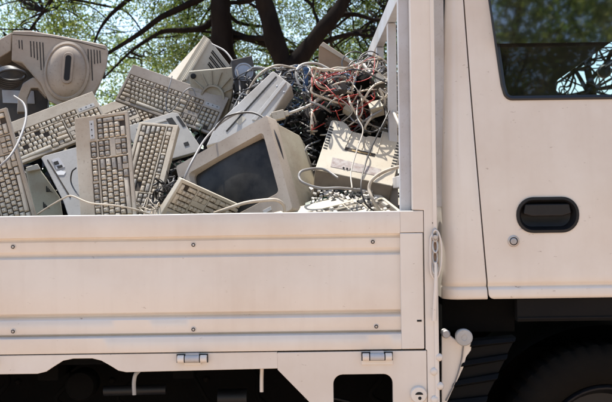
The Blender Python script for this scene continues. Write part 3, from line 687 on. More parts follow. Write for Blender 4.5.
# ------------------------------------------------------------------ the big monitor back with swivel socket
def ellipse(cx, cz, rx, rz, n=32): return [(cx+rx*math.cos(2*math.pi*k/n), cz+rz*math.sin(2*math.pi*k/n)) for k in range(n)]
M = frame(66, 66, .86, -5, 4, 6)
root = thing('monitor_housing', 'large tan monitor back lying on its side with round swivel socket and vent slots', 'monitor', M)
def LP(pts, M=M): return [loc(M, *p) for p in pts]
out = LP([(12, 30), (30, 30), (62, 35.5), (106, 44.5), (108.5, 50), (107, 66), (101, 82), (93, 95), (82, 106), (62, 108), (48, 101), (40, 84), (22, 63), (11, 61)])
m = MB(); m.prism(out, 0, .20, scale=.80); m.build('shell', PINKBEIGE, root, bevel=.008, seg=3)
m = MB(); m.prism(LP([(-6, 41), (11.5, 31), (10.5, 50), (-6, 60)]), .012, .20, scale=.9); m.build('side_flange', PINKBEIGE, root, bevel=.005)
m = MB(); a_, b_ = loc(M, 12.5, 34.5), loc(M, 105.5, 48.5)
for k in range(3):
    p = [(12.5, 34), (50, 36.5), (78, 41.5), (105.5, 49)]
    q0, q1 = loc(M, *p[k]), loc(M, *p[k+1]); m.prism([q0, q1, (q1[0], q1[1]-.0028), (q0[0], q0[1]-.0028)], -.0012, .003)
m.build('seam', WELL, root)
c = loc(M, 67, 70)
m = MB(); m.lathe([(.001, 0)], (0, 0, 0)) if False else None
def ering(cx, cz, prof, n=40, mi=0, mb=None):
    mb = mb or MB(); vs = []; fs = []
    for rx, rz, y in prof: vs += [(x_, y, z_) for x_, z_ in ellipse(cx, cz, rx, rz, n)]
    for j in range(len(prof)-1): fs += [(j*n+k, j*n+(k+1) % n, (j+1)*n+(k+1) % n, (j+1)*n+k) for k in range(n)]
    fs += [tuple(range((len(prof)-1)*n, len(prof)*n))]
    return mb.add(vs, fs, mi)
ering(c[0], c[1]-.006, [(.092, .124, .004), (.090, .122, -.010), (.082, .112, -.015), (.078, .106, -.011), (.070, .096, -.022), (.050, .070, -.032), (.030, .045, -.036), (.012, .02, -.037)]).build('swivel_socket', PINKBEIGE, root, smooth=40)
s_ = loc(M, 69, 70)
M2 = Matrix.Identity(4)
mm = MB(); mm.prism(rrect(s_[0]-.021, s_[0]+.021, s_[1]-.064, s_[1]+.064, .020), -.044, -.020); so2 = mm.build('socket_slot', PINKBEIGE, root, bevel=.003)
mm = MB(); mm.prism(rrect(s_[0]-.0115, s_[0]+.0115, s_[1]-.052, s_[1]+.052, .011), -.0452, -.03); mm.build('slot_opening', DARK, so2)
vent = MB(); vent_r = MB()
def slot(vent, M, x_, y0_, y1_, w_=.0035):
    a_, b_ = loc(M, x_, y0_), loc(M, x_+ (y1_-y0_)*.05, y1_)
    vent.prism([(a_[0]-w_/2, a_[1]), (a_[0]+w_/2, a_[1]), (b_[0]+w_/2, b_[1]), (b_[0]-w_/2, b_[1])], -.0015, .003)
for x_, y0_, y1_ in ((19, 40, 48.5), (21.8, 40, 49.5), (30.5, 41, 57), (33.6, 41.3, 58), (36.7, 41.8, 60), (39.8, 42, 70), (42.8, 42.5, 76), (88, 49, 75), (91, 49.5, 80.5), (94, 49.5, 64), (97, 50, 63.5), (99.8, 50.5, 63)):
    slot(vent if x_ < 60 else vent_r, M, x_, y0_, y1_)
vent.build('vent_slots', DARK, root); vent_r.build('vent_slots', DARK, root)
M = frame(20, 84, 1.0, 10, 5, 10)
o_ch = thing('metal_chassis', 'dark metal chassis wedged under the left end of the big monitor back', 'chassis', M)
m = MB(); m.prism(LP([(-14, 60), (40, 62), (48, 100), (46, 122), (-10, 122)], M), 0, .08); m.build('box', SCRAP, o_ch, bevel=.003)
m = MB(); m.prism(LP([(2, 90), (34, 91), (35, 104), (3, 103)], M), -.004, .002); m.build('face_plate', STEEL, o_ch, bevel=.001)
# its bracket below
M = frame(30, 96, .84, 0, 5, 15)
bk = MB(); bk.prism(LP([(17, 112), (18, 96), (23, 83), (33, 77), (43, 80), (50, 92), (46, 97), (38, 88), (31, 88), (27, 98), (28, 112)], M), 0, .05)
o = bk.build('curved_bracket', PINKBEIGE, None, bevel=.004, matrix=M); tag(o, 'curved tan plastic bracket hanging beneath the big monitor back', 'bracket')

# ------------------------------------------------------------------ ribbed monitor at the back, peaked
M = frame(204, 66, 1.25, 0, 10, 0)
root = thing('peaked_monitor', 'pale monitor tipped on its corner before the tree trunk, ribbed edge and louvred side', 'monitor', M)
L_ = lambda *p: loc(M, *p)
ap = L_(204, 34.5); ap2 = L_(210, 40)
lf = L_(157, 76); lb = L_(176, 112); rb = L_(244, 80); lb2 = L_(186, 82)
m = MB()   # left smooth face, ribbed strip, right face as a solid wedge
def pt(p, y): return (p[0], y, p[1])
vsF = [pt(L_(155, 74), .16), pt(ap, .02), pt(L_(173, 86), .0), pt(L_(176, 118), .0), pt(L_(240, 118), .06), pt(L_(242, 76), .10), pt(ap2, .0), pt(L_(187, 82), -.03)]
vsB = [(v[0]*.75, .34, v[2]*.8+.01) for v in vsF]
m.add(vsF+vsB, [(0, 1, 7, 2), (1, 6, 7), (6, 5, 4, 3, 7), (7, 3, 2), (8+0, 8+2, 8+3, 8+4, 8+5, 8+6, 8+1), (0, 8, 9, 1), (1, 9, 14, 6), (6, 14, 13, 5), (5, 13, 12, 4), (4, 12, 11, 3), (3, 11, 10, 2), (2, 10, 8, 0)])
m.build('shell', CREAM, root, bevel=.004)
rb_ = MB()
for k in range(7):
    t = k/6.0
    a0 = Vector(vsF[1]).lerp(Vector(vsF[6]), t); b0 = Vector(vsF[2]).lerp(Vector(vsF[7]), t)
    rb_.tube([a0+Vector((0, -.004, 0)), b0+Vector((0, -.006, 0))], .0036, n=6, sub=1)
rb_.build('ribbed_edge', CREAM, root, smooth=60)
lv = MB()
p6, p5, p7 = Vector(vsF[6]), Vector(vsF[5]), Vector(vsF[7])
dr = (p5-p6); dd = (p7-p6)
nn = dr.cross(dd).normalized(); nn = nn if nn.y < 0 else -nn
def louv(u0, u1, v0, v1):
    c4 = [p6+dr*u_+dd*v_ for u_, v_ in ((u0, v0), (u1, v0), (u1, v1), (u0, v1))]
    vs = [c_+nn*.0025 for c_ in c4]+[c_-nn*.002 for c_ in c4]
    lv.add(vs, [(0,1,2,3), (7,6,5,4), (0,4,5,1), (1,5,6,2), (2,6,7,3), (3,7,4,0)])
for r_, (u0, u1) in enumerate(((.14, .92), (.16, .80), (.20, .70))):
    v0 = .10+r_*.115
    louv(u0, u1, v0, v0+.022); louv(u0, u1, v0+.042, v0+.064)
lv.build('louvres', DARK, root)

# swivel base dish in front of it
M = frame(212, 92, 1.08, 2, -6, -8)
root = thing('swivel_stand', 'yellowed swivel stand showing its ribbed round underside, below the louvred monitor', 'swivel stand', M)
m = MB(); m.prism(LP([(188.5, 71), (236.5, 66.5), (232, 96), (226, 118), (206, 122), (191, 96)], M), 0, .03); m.build('plate', YELLOWED, root, bevel=.006)
c = loc(M, 213, 97); m = MB(); 
ering(c[0], c[1], [(.052, .052, .002), (.052, .052, -.012), (.044, .044, -.013), (.042, .042, -.004), (.02, .02, -.006)]).build('pivot_ring', YELLOWED, root, smooth=40)
m = MB()
for a in range(20, 181, 23):
    a = R(a); d = Vector((math.cos(a), 0, math.sin(a))); s2 = Vector((-d.z, 0, d.x))*.0022; c0 = Vector((c[0], 0, c[1]))
    L0, L1 = .054, min(.112, .115)
    q = [c0+d*L0-s2, c0+d*L1-s2, c0+d*L1+s2, c0+d*L0+s2]; m.prism([(v.x, v.z) for v in q], -.008, .001)
m.build('rib', YELLOWED, root)
m = MB(); f_ = loc(M, 193.5, 76); m.lathe([(.012, .001), (.012, -.006), (.009, -.008)], (f_[0], 0, f_[1]), 16); m.build('rubber_foot', DARK, root, smooth=40)

# ------------------------------------------------------------------ CRT monitor with dark screen
def crt():
    M = frame(231.5, 186.5, .34, 24, 12, -33)
    root = thing('crt_monitor', 'tube monitor with large dark dusty screen, tipped left in mid load', 'monitor', M)
    W, Hh = .43, .372
    o_ = rrect(-W/2, W/2, -Hh/2, Hh/2, .010, 3); i_ = rrect(-.166, .180, -.108, .132, .014, 3)
    i2 = rrect(-.156, .170, -.099, .123, .014, 3)
    rings = [(o_, .055), (o_, .004), ([(x*.992, z*.992) for x, z in o_], 0), (i_, -.001), (i2, .016), (i2, .03)]
    vs = []; fs = []; q = len(o_)
    for rg, y in rings: vs += [(p[0], y, p[1]) for p in rg]
    for j in range(len(rings)-1): fs += [(j*q+k, j*q+(k+1) % q, (j+1)*q+(k+1) % q, (j+1)*q+k) for k in range(q)]
    bz = mesh_obj('bezel', vs, fs, PINKBEIGE, root, smooth=30)
    m = MB(); m.box(.10, .135, -.003, .003, -.155, -.140); m.build('power_button', GREYPL, bz, bevel=.0015)
    m = MB()
    for k in range(5): m.box(-.14+k*.022, -.128+k*.022, -.0012, .003, -.152, -.148)
    m.build('control_marks', DARK, bz)
    vs = []; fs = []; n = 16
    for j in range(n+1):
        for i in range(n+1):
            u = i/n*2-1; v = j/n*2-1; vs.append((.007+u*.166, .008+.014*(u*u*.8+v*v*.6), .012+v*.114))
    for j in range(n):
        for i in range(n): fs.append((j*(n+1)+i, j*(n+1)+i+1, (j+1)*(n+1)+i+1, (j+1)*(n+1)+i))
    mesh_obj('screen', vs, fs, SCREEN, root, smooth=60)
    m = MB(); o3 = rrect(-W/2+.004, W/2-.004, -Hh/2+.004, Hh/2-.004, .012, 3)
    vs = []; fs = []
    for sc_, y, dx in ((1, .056, 0), (1, .075, 0), (.985, .078, 0), (.97, .22, 0), (.90, .27, .0), (.62, .40, .0), (.56, .41, 0)): vs += [(p[0]*sc_+dx, y, p[1]*sc_) for p in o3]
    q = len(o3)
    for j in range(6): fs += [(j*q+k, j*q+(k+1) % q, (j+1)*q+(k+1) % q, (j+1)*q+k) for k in range(q)]
    fs.append(tuple(6*q+k for k in range(q)))
    mesh_obj('housing', vs, fs, YELLOWED, root, smooth=30)
crt()

# ------------------------------------------------------------------ slim grey drive case
M = frame(250, 105, .56, 48, 22, -6)
root = thing('slim_computer_case', 'slim pale grey case with a long dark slot lying diagonally above the monitor', 'computer case', M)
pts = LP([(273, 70.5), (291.5, 84.5), (268, 120), (228, 140), (206, 146), (216, 124)], M)
m = MB(); m.prism(pts, 0, .09); m.build('shell', GREYPL, root, bevel=.004)
q = LP([(275.8, 76.2), (277, 77), (227, 132), (225.8, 131)], M); m = MB(); m.prism(q, -.0015, .004); m.build('slot', DARK, root)
q = LP([(283.5, 80.5), (286.5, 82.5), (256, 121), (252, 120)], M); m = MB(); m.prism(q, -.004, .004); m.build('raised_ridge', GREYPL, root, bevel=.0015)

m = MB(); q = LP([(236, 122), (242, 115.5), (246, 118.5), (240, 125)], M); m.prism(q, -.0010, .002); m.build('sticker', CREAM, root)
for px, py in ((277, 86), (284, 92)):
    q = loc(M, px, py); m = MB(); m.lathe([(.0035, 0), (.0035, -.0015), (.002, -.002)], (q[0], 0, q[1]), 10); m.build('screw', STEEL, root, smooth=40)

# blue-grey panel behind the yellow-keyed keyboard
M = frame(165, 135, .80, 15, 25, 5)
root = thing('drive_panel', 'flat blue-grey casing lid with two slots poking up behind a keyboard', 'casing', M)
m = MB(); m.prism(LP([(124, 130), (130, 125), (172, 112), (178, 113), (201, 147), (196, 152), (150, 165)], M), 0, .02); m.build('lid', BLUEGREY, root, bevel=.003)
m = MB(); m.prism(LP([(166, 119), (172, 117.5), (179, 128), (174, 130)], M), -.0015, .003); m.prism(LP([(176, 116.5), (179, 116), (186, 126), (183, 127)], M), -.0015, .003); m.prism(LP([(183.5, 143), (188, 141.5), (189.5, 145), (185, 146.5)], M), -.0015, .003); m.build('slot', DARK, root)
m = MB(); m.prism(LP([(136, 128.5), (166, 119.5), (167, 121), (137, 130)], M), -.004, .002); m.build('rim_ridge', BLUEGREY, root, bevel=.001)

# white computer faceplate, left
M = frame(62, 178, .34, 18, 22, -8)
root = thing('computer_faceplate', 'pale grey drive faceplate with small window tucked left of the upright keyboard', 'faceplate', M)
m = MB(); m.prism(LP([(41, 158), (44, 155.5), (76, 147), (92, 150), (92, 215), (68, 216), (63, 201)], M), 0, .035); m.build('plate', GREYPL, root, bevel=.003)
m = MB(); m.prism(LP([(51.5, 160), (59, 157.5), (65, 167), (57, 169.5)], M), -.0015, .003); m.build('drive_window', GREYP, root)
m = MB(); m.prism(LP([(53.5, 162.5), (58, 161), (59.5, 164), (55, 165.3)], M), -.003, .001); m.prism(LP([(57, 166.5), (62, 165), (63, 167), (58.5, 168.7)], M), -.003, .001); m.build('drive_button', DARK, root)
m = MB(); m.prism(LP([(47, 160), (48, 159.5), (71, 197), (70, 198)], M), -.0012, .003); m.build('groove', WELL, root)
m = MB(); m.prism(LP([(56, 172), (61, 170.5), (66, 172), (64, 175), (58, 175)], M), -.0015, .003); m.build('sticker', mat('white_sticker', (.8, .8, .78), .5), root)

# greenish printer casing at lower left
M = frame(45, 195, .42, 30, 15, 10)
root = thing('yellowed_printer', 'greenish yellowed printer casing with dark vents low at the left of the load', 'printer', M)
m = MB(); m.prism(LP([(25, 169), (37, 165), (46, 177), (60, 197), (64, 222), (36, 222), (33, 205)], M), 0, .12, scale=.9); m.build('shell', OLIVE, root, bevel=.005)
m = MB()
for (x_, y_) in ((46, 186), (43, 202)):
    m = MB()
    for k in range(5): m.prism(LP([(x_+k*1.5, y_+k*1.6), (x_+1+k*1.5, y_+.5+k*1.6), (x_+1.2+k*1.2, y_+6), (x_+.2+k*1.2, y_+6)], M), -.0015, .004)
    m.build('vent_slots', DARK, root)
m = MB(); m.prism(LP([(26, 168), (38, 164.5), (41, 170), (28, 172.5)], M), -.012, .01); m.build('top_lip', CREAM, root, bevel=.003)

# ------------------------------------------------------------------ printer on the right
def small_printer():
    M = frame(358, 152, .42, -12, 42, 6)
    root = thing('small_printer', 'cream desktop printer with stained label strip and side vents right of the monitor', 'printer', M)
    L = lambda a: LP(a, M)
    top = L([(331, 121), (333, 119.8), (343, 121.5), (347, 124), (351.5, 131), (352.5, 131.5), (362, 133.5), (365, 137.2), (369, 135.6), (380.5, 137.5), (383, 131.5), (384, 131), (402.5, 136.3), (404, 138.5), (392.5, 186), (315, 169.5)])
    m = MB(); n = len(top)
    # local: front face at y=0; body falls away behind and below
    front = [(x, 0, z) for x, z in top]
    back = [(x, .13, z) for x, z in top]
    m.add(front+back, [tuple(range(n)), tuple(range(2*n-1, n-1, -1))]+[(k, k+n, (k+1) % n+n, (k+1) % n) for k in range(n)])
    m.build('shell', CREAM, root, bevel=.003, bang=25)
    # lower front, turned towards the ground
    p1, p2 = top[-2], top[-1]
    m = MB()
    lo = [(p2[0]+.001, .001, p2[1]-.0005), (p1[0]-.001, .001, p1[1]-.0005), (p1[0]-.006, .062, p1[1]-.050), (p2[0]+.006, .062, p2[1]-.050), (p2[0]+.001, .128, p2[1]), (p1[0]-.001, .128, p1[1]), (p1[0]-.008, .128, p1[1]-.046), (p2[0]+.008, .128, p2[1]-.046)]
    m.add(lo, [(0,1,2,3), (0,4,5,1), (1,5,6,2), (2,6,7,3), (3,7,4,0), (4,7,6,5)]); m.build('lower_front', mat('grimy_shaded_brown_plastic', (.20, .16, .115), .7, (.10, .075, .05), .8, 9, bump=.05), root, bevel=.003)  # brown holds grime plus painted-in shade of this down-facing front
    m = MB(); m.prism(L([(332.5, 157.3), (381, 169.3), (379.5, 176.3), (330.5, 166.8)]), -.0012, .003); lab = m.build('label_strip', LABELM, root)
    m = MB()
    for px, py in ((343.5, 170.7-.5), (347, 171), (350.5, 171.8)): q = loc(M, px, py-2); m.lathe([(.0035, 0), (.0035, -.004), (.002, -.005)], (q[0], 0, q[1]), 10)
    m.build('button', DARK, root)
    m = MB(); m.prism(L([(345.2, 147), (375.5, 153.8), (374.7, 156.8), (344.6, 150.2)]), -.0012, .004); m.build('paper_slot', WELL, root)
    m = MB(); m.prism(L([(352, 149.9), (371, 154.2), (370.8, 155.2), (351.7, 151)]), -.002, .002); m.build('slot_gear', mat('ochre_plastic', (.35, .24, .08), .5, (.2, .1, .04), .7, 60), root)
    m = MB(); mr = MB()
    for k in range(9):
        t = k/8; x_, y_ = 331.5-6.5*t, 126+21*t
        m.prism(L([(x_-1.6, y_), (x_+2.2, y_+1.2), (x_+2.0, y_+2.3), (x_-1.8, y_+1.1)]), -.0014, .004)
        t = k/8; x_, y_ = 400.2-5.8*t, 143+23*t
        mr.prism(L([(x_-3.2, y_-.6), (x_+1.4, y_+.5), (x_+1.2, y_+1.6), (x_-3.4, y_+.5)]), -.0014, .004)
    m.build('vent_slots', DARK, root); mr.build('vent_slots', DARK, root)
    m = MB()
    for a, b in (((352, 131.5), (345.8, 146)), ((365, 137.2), (362, 149)), ((383, 131.5), (377, 153))):
        q0, q1 = loc(M, *a), loc(M, *b); m.tube([(q0[0], -.001, q0[1]), (q1[0], -.001, q1[1])], .0022, sub=1, n=6)
    m.build('fold_ridge', CREAM, root, smooth=60)
small_printer()

# light circuit-board rubble in front of it
M = frame(340, 201, .30, 20, 50, 0)
root = thing('circuit_board', 'white-flecked broken circuit board resting on the pale keyboard by the drop side', 'circuit board', M)
m = MB(); m.prism(LP([(303, 204), (346, 186), (372, 194), (379, 213), (330, 222)], M), .0, .003); m.build('board', PCB, root)
r = random.Random(3); m = MB(); md = MB()
for k in range(170):
    px, py = r.uniform(310, 374), r.uniform(190, 212)
    q = loc(M, px, py); s = r.uniform(.003, .010); h = r.uniform(.003, .016)
    (m if r.random() < .66 else md).box(-s, s, -h, 0, -s*.6, s*.6, M=Matrix.Translation((q[0], 0, q[1])) @ Matrix.Rotation(r.uniform(0, 3), 4, 'Y') @ Matrix.Rotation(r.uniform(-.4, .4), 4, 'X'))
tag(m.build('white_component', WHITEC, root), kind='stuff'); tag(md.build('dark_component', DARK, root), kind='stuff')

# cardboard / wooden box top
M = frame(335, 62, 1.15, -22, 8, -14)
root = thing('wooden_board_box', 'brown box with a pale top edge sticking out above the cable tangle', 'box', M)
m = MB(); m.prism(LP([(318, 66), (319, 46), (323.5, 43.5), (357, 67), (357, 84), (318, 84)], M), 0, .18, scale=.94); m.build('side', CARD, root, bevel=.003)
m = MB(); m.prism(LP([(320, 45.8), (323.5, 42), (359, 65.5), (358.5, 69.2), (323, 47.2)], M), -.006, .17); m.build('pale_edge', mat('pale_edge', (.48, .40, .30), .7, (.3, .22, .15), .6, 10), root, bevel=.002)

# dark object by the left of the tangle (power supply)
M = frame(243, 72, 1.05, 12, 10, 10)
root = thing('power_supply', 'small black power supply behind the slim case left of the tangle', 'power supply', M)
m = MB(); m.prism(LP([(231, 60), (252, 55), (258, 84), (236, 92)], M), 0, .10); m.build('box', SCRAP, root, bevel=.004)
m = MB(); c = loc(M, 244, 72); ering(c[0], c[1], [(.04, .04, .001), (.04, .04, -.004), (.034, .034, -.004), (.033, .033, 0.0), (.01, .01, -.003)]).build('fan_grille', STEEL, root, smooth=40)

# ------------------------------------------------------------------ cables one can tell apart
def cable(label, pts, r_, m, name='cable', cat='cable', sub=8, g=None):
    mb = MB(); mb.tube([at(*p) for p in pts], r_, n=8, sub=sub)
    o = mb.build(name, m, smooth=60); tag(o, label, cat, g); return o
cable('thick beige cable curling along the rim under the monitor screen', [(212, 214, .2), (228, 208.5, .12), (245, 203, .09), (262, 200.5, .08), (276, 200, .08), (283.5, 205, .09), (284, 213, .1), (281, 222, .14)], .0058, BEIGEC)
cable('long pale grey cable crossing the monitor screen corner and arching to the right', [(182, 186, .16), (187, 172, .17), (195, 156, .22), (206, 138, .35), (222, 122, .5), (240, 112, .55), (256, 109, .6), (275, 116, .6)], .0042, GREYC)
cable('thin black cable arched over the slim grey case', [(214, 130, .44), (226, 117, .42), (244, 112.5, .42), (257, 114, .40), (268, 122, .34), (277, 138, .30), (283, 160, .28), (287, 188, .25), (291, 214, .2)], .0040, BLACKC)
cable('thick white cable hooking from the printer vents down along its right side', [(360, 60, .9), (384, 90, .7), (397, 120, .4), (411, 148, .30), (421, 158, .20), (425, 162, .12)], .0060, WHITEC)
cable('white cable bowing left of the corner post over the printer corner', [(423, 164, .10), (406, 165.5, .2), (388, 170, .22), (374, 178, .22), (369, 188, .22), (373, 200, .2), (382, 214, .22)], .0058, BEIGEC)
cable('grey cable looped across the gap between monitor and printer', [(360, 190, .26), (340, 188, .24), (320, 188, .24), (304, 183, .24), (299, 177, .26), (302, 171, .28), (315, 168.5, .33), (326, 170, .34), (338, 178, .30)], .0046, GREYC)
cable('thin black cable dropping over the front of the small printer', [(392, 105, .5), (384, 122, .42), (375, 140, .38), (366, 162, .33), (361, 186, .24), (366, 204, .22), (378, 214, .24)], .0030, BLACKC)
cable('thin pale wire dropping over the middle of the small printer', [(358, 100, .55), (357, 116, .46), (363, 130, .42), (357, 150, .36), (351, 172, .30), (352, 188, .24)], .0026, WHITEC)
cable('black loop hanging above the printer notch', [(357, 112, .5), (359, 124, .46), (366, 131, .44), (376, 131, .44), (384, 124, .46), (386, 112, .5), (380, 102, .55)], .0030, BLACKC)
cable('grey cord hanging in a loop at the far left over the keyboard', [(14, 96, .55), (24, 104, .5), (26, 118, .4), (20, 138, .25), (10, 156, .12), (-4, 170, .08)], .0044, GREYC)
cable('thin grey cable bowing up right of the louvred monitor', [(212, 44, 1.2), (226, 52, 1.12), (236, 68, 1.05), (240, 88, 1.0), (238, 108, .9)], .0040, GREYC)
cable('white round loop of cable standing up left of the brown box', [(345, 104, .8), (322, 98, .8), (307, 94, .82), (298, 82, .84), (297, 70, .86), (304, 64, .9), (318, 64, .95), (334, 72, .95)], .0058, WHITEC)
cable('beige cable trailing left across the top of the load to the louvred monitor', [(238, 122, .75), (243, 104, .8), (252, 84, .82), (262, 72, .82), (276, 65.5, .84), (290, 67, .88), (302, 70, .9)], .0046, BEIGEC)
cable('second pale cable trailing just below the top cable left of the slim case', [(228, 128, .8), (234, 108, .84), (244, 92, .86), (258, 84, .8), (266, 80, .9)], .0044, GREYC)
cable('thin cable wandering at the foot of the upright keyboard', [(38, 214, .2), (50, 206, .14), (64, 198, .10), (72, 196, .09), (90, 203, .06), (112, 205, .06), (134, 209, .08), (150, 214, .1)], .0028, BEIGEC)
cable('dark lead curving past the faceplate beside the upright keyboard', [(76, 168, .2), (72, 172, .22), (71, 182, .24), (76, 192, .2), (82, 198, .12)], .0026, BLACKC)
cable('thin dark lead draped twice over the sloping tan keyboard', [(172, 76, 1.0), (169, 88, .97), (166, 100, .97), (168, 112, .96), (176, 106, .97), (184, 92, .98), (192, 88, 1.0), (196, 96, 1.0)], .0026, GREYC)
# pale lead with its moulded connector
cbl = thing('monitor_lead', 'pale lead ending in a square moulded connector above the monitor', 'cable')
mb = MB(); mb.tube([at(286, 114, .55), at(298, 110, .55), at(312, 104, .56), at(322, 98, .6), (at(332, 96, .75))], .0056, n=8); mb.build('lead', WHITEC, cbl, smooth=60)
Mx = frame(279, 115.5, .54, 14, 10, 0); mb = MB(); mb.box(-.026, .022, -.012, .012, -.017, .017, M=Mx); mb.box(.020, .038, -.008, .008, -.010, .010, M=Mx); mb.box(-.034, -.026, -.007, .007, -.013, .013, M=Mx); mb.build('connector', BEIGE, cbl, bevel=.003)
# blue plug standing up
Mx = frame(306, 79, .82, -3, 0, 10); mb = MB(); mb.box(-.009, .009, -.006, .006, -.045, .040, M=Mx); mb.box(-.012, .012, -.008, .008, -.05, -.036, M=Mx); mb.box(-.012, .012, -.008, .008, .034, .046, M=Mx)
o = mb.build('blue_connector', BLUEC, bevel=.002); tag(o, 'narrow dark blue connector standing upright in the cable tangle', 'connector')
# coil of grey cable under the monitor back at left
mb = MB()
for k in range(5):
    mb.tube([at(12+14*math.cos(R(q))-k*.8, 75+(5.5+k*1.3)*math.sin(R(q))+k*.6, .75+k*.012+.03*math.sin(R(q))) for q in range(0, 361, 30)], .0055, n=7, sub=4)
o = mb.build('coiled_cable', BLACKC, smooth=60); tag(o, 'grey cable coiled up under the left end of the big monitor back', 'cable coil')

# ------------------------------------------------------------------ tangles and scrap nobody could count
def envelope(px):   # upper outline of the tangle in the photograph
    xs = [238, 255, 275, 300, 318, 340, 360, 372, 385, 398, 410]; ys = [82, 70, 72, 68, 72, 74, 66, 60, 62, 80, 95]
    return float(np.interp(px, xs, ys))
def tangle(name, label, m, n_, r0, r1, seed, region, step=17, kinky=1.0, cat='tangle'):
    r = random.Random(seed); mb = MB(); x0, x1, y0, y1 = region
    for i in range(n_):
        px = r.uniform(x0, x1); py = r.uniform(max(y0, envelope(px)+2), y1); Y = r.uniform(.55, 1.05); a = r.uniform(0, 6.28); turn = r.uniform(-.9, .9)
        P = []
        for k in range(r.randint(5, 11)):
            P.append(at(px, py, Y))
            a += turn + r.gauss(0, .55*kinky); d = step*r.uniform(.6, 1.2)
            px += d*math.cos(a); py += d*.8*math.sin(a); Y += r.gauss(0, .06)
            px = min(max(px, x0-6), x1+6); py = min(max(py, envelope(px)-3), y1+6); Y = min(max(Y, .98 if px < 306 and py < 150 else .5), 1.15)
        mb.tube(P, r.uniform(r0, r1), n=6, sub=6)
    o = mb.build(name, m, smooth=60); tag(o, label, cat, kind='stuff'); return o
RG = (256, 404, 66, 150)
tangle('black_cable_tangle', 'tangle of black cables filling the right of the load', BLACKC, 150, .0022, .0048, 11, (240, 406, 66, 190))
tangle('red_wire_tangle', 'bunch of thin red wires in the middle of the tangle', REDC, 60, .0012, .0021, 12, (318, 368, 74, 124), step=14)
tangle('beige_cable_tangle', 'tangle of beige cables on the right of the load', BEIGEC, 66, .0024, .0046, 13, (318, 404, 66, 128), step=19)
tangle('grey_cable_tangle', 'tangle of grey cables over the right of the load', GREYC, 125, .0022, .0044, 14, (256, 404, 66, 160), step=19)
tangle('white_wire_tangle', 'loose white wires among the cables', WHITEC, 34, .0016, .0032, 15, (268, 404, 70, 125), step=18)
tangle('blue_wire_tangle', 'few blue wires among the cables', BLUEC, 10, .0016, .003, 16, (270, 350, 80, 130), step=13)
# sweeping bundle falling towards the post
mb = MB(); r = random.Random(21)
for k in range(16):
    o1, o2 = r.uniform(-12, 12), r.uniform(-10, 10)
    mb.tube([at(330+o1, 100+o2, .8), at(346+o2*.6, 92+o1*.6, .76), at(366+r.uniform(-6, 6), 94+r.uniform(-9, 9), .7), at(384+r.uniform(-6, 6), 106+r.uniform(-8, 8), .62), at(396+r.uniform(-6, 5), 124+r.uniform(-6, 6), .55), at(404+r.uniform(-6, 4), 146+r.uniform(-6, 6), .5), at(408+r.uniform(-5, 3), 172, .45)], r.uniform(.0022, .0045), n=6)
tag(mb.build('cable_bundle', BEIGEC, smooth=60), 'bundle of beige cables sweeping down towards the corner post', 'cable bundle', kind='stuff')
mb = MB()
for k in range(16):
    cx, cy = r.uniform(352, 392), r.uniform(62, 84); rr = r.uniform(7, 15); Y = r.uniform(.7, 1.0); a0 = r.uniform(0, 6)
    mb.tube([at(cx+rr*math.cos(a0+q*.7)*(1-.03*q), cy+rr*.9*math.sin(a0+q*.7), Y+.02*q) for q in range(r.randint(5, 9))], r.uniform(.0018, .0032), n=6)
tag(mb.build('wire_loops', BLACKC, smooth=60), 'springy loops of thin black wire rising above the right of the load', 'wire loops', kind='stuff')

mb = MB(); r = random.Random(44)
for k in range(6):
    x0_, y0_ = r.uniform(132, 148), r.uniform(198, 212); P = []
    for j in range(6): P.append(at(x0_+j*r.uniform(4, 7), y0_+r.gauss(0, 2.6)+(1.4*j if k % 2 else 0), .10+r.uniform(0, .09)))
    mb.tube(P, r.uniform(.0014, .0030), n=6)
tag(mb.build('wire_bundle', BEIGEC, smooth=60), 'bundle of pale wires lying at the foot of the upright keyboards', 'wire bundle', kind='stuff')
mb = MB()
for k in range(22):
    x0_, y0_ = r.uniform(160, 184), r.uniform(178, 206); P = []
    for j in range(5): P.append(at(x0_+r.gauss(0, 6), y0_+r.gauss(0, 6)+3*j, .22+r.uniform(0, .16)))
    mb.tube(P, r.uniform(.0014, .0036), n=6)
tag(mb.build('black_wire_bundle', BLACKC, smooth=60), 'knot of black wires in the gap left of the dark monitor screen', 'wire bundle', kind='stuff')

def scrap():
    r = random.Random(31); a = MB()
    for k in range(3200):
        right = r.random() < .5
        if right:
            px = r.uniform(236, 404); Y = r.uniform(.52, 1.45); top_ = envelope(px)+14
            py = top_+(230-top_)*r.random()**1.5
        else:
            px = r.uniform(-40, 250); Y = r.uniform(.75, 1.5); top_ = 118 if px < 100 else 126
            py = r.uniform(top_, 225)
        p = at(px, py, Y)
        if p.z < .70: continue
        s = [r.uniform(.005, .024) for _ in range(3)]
        if px < 312 and py < 160 and Y < .98: continue
        mi = 0 if r.random() < .4 else (1 if r.random() < .3 else (2 if r.random() < .96 else 3))
        MM = Matrix.Translation(p) @ Matrix.Rotation(r.uniform(0, 6), 4, 'Z') @ Matrix.Rotation(r.uniform(-1, 1), 4, 'X') @ Matrix.Rotation(r.uniform(-1, 1), 4, 'Y')
        if MM.translation.x > .29: continue
        if mi == 1: s[1] = .002
        a.box(-s[0], s[0], -s[1], s[1], -s[2], s[2], mi, MM)
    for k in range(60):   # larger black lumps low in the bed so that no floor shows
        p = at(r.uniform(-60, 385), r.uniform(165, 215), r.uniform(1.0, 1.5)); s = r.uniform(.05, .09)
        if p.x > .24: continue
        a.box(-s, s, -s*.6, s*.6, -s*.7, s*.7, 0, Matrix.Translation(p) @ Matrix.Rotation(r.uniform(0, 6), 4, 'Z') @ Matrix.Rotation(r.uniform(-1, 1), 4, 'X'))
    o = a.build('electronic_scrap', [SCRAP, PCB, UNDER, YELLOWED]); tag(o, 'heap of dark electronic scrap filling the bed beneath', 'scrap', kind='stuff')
scrap()

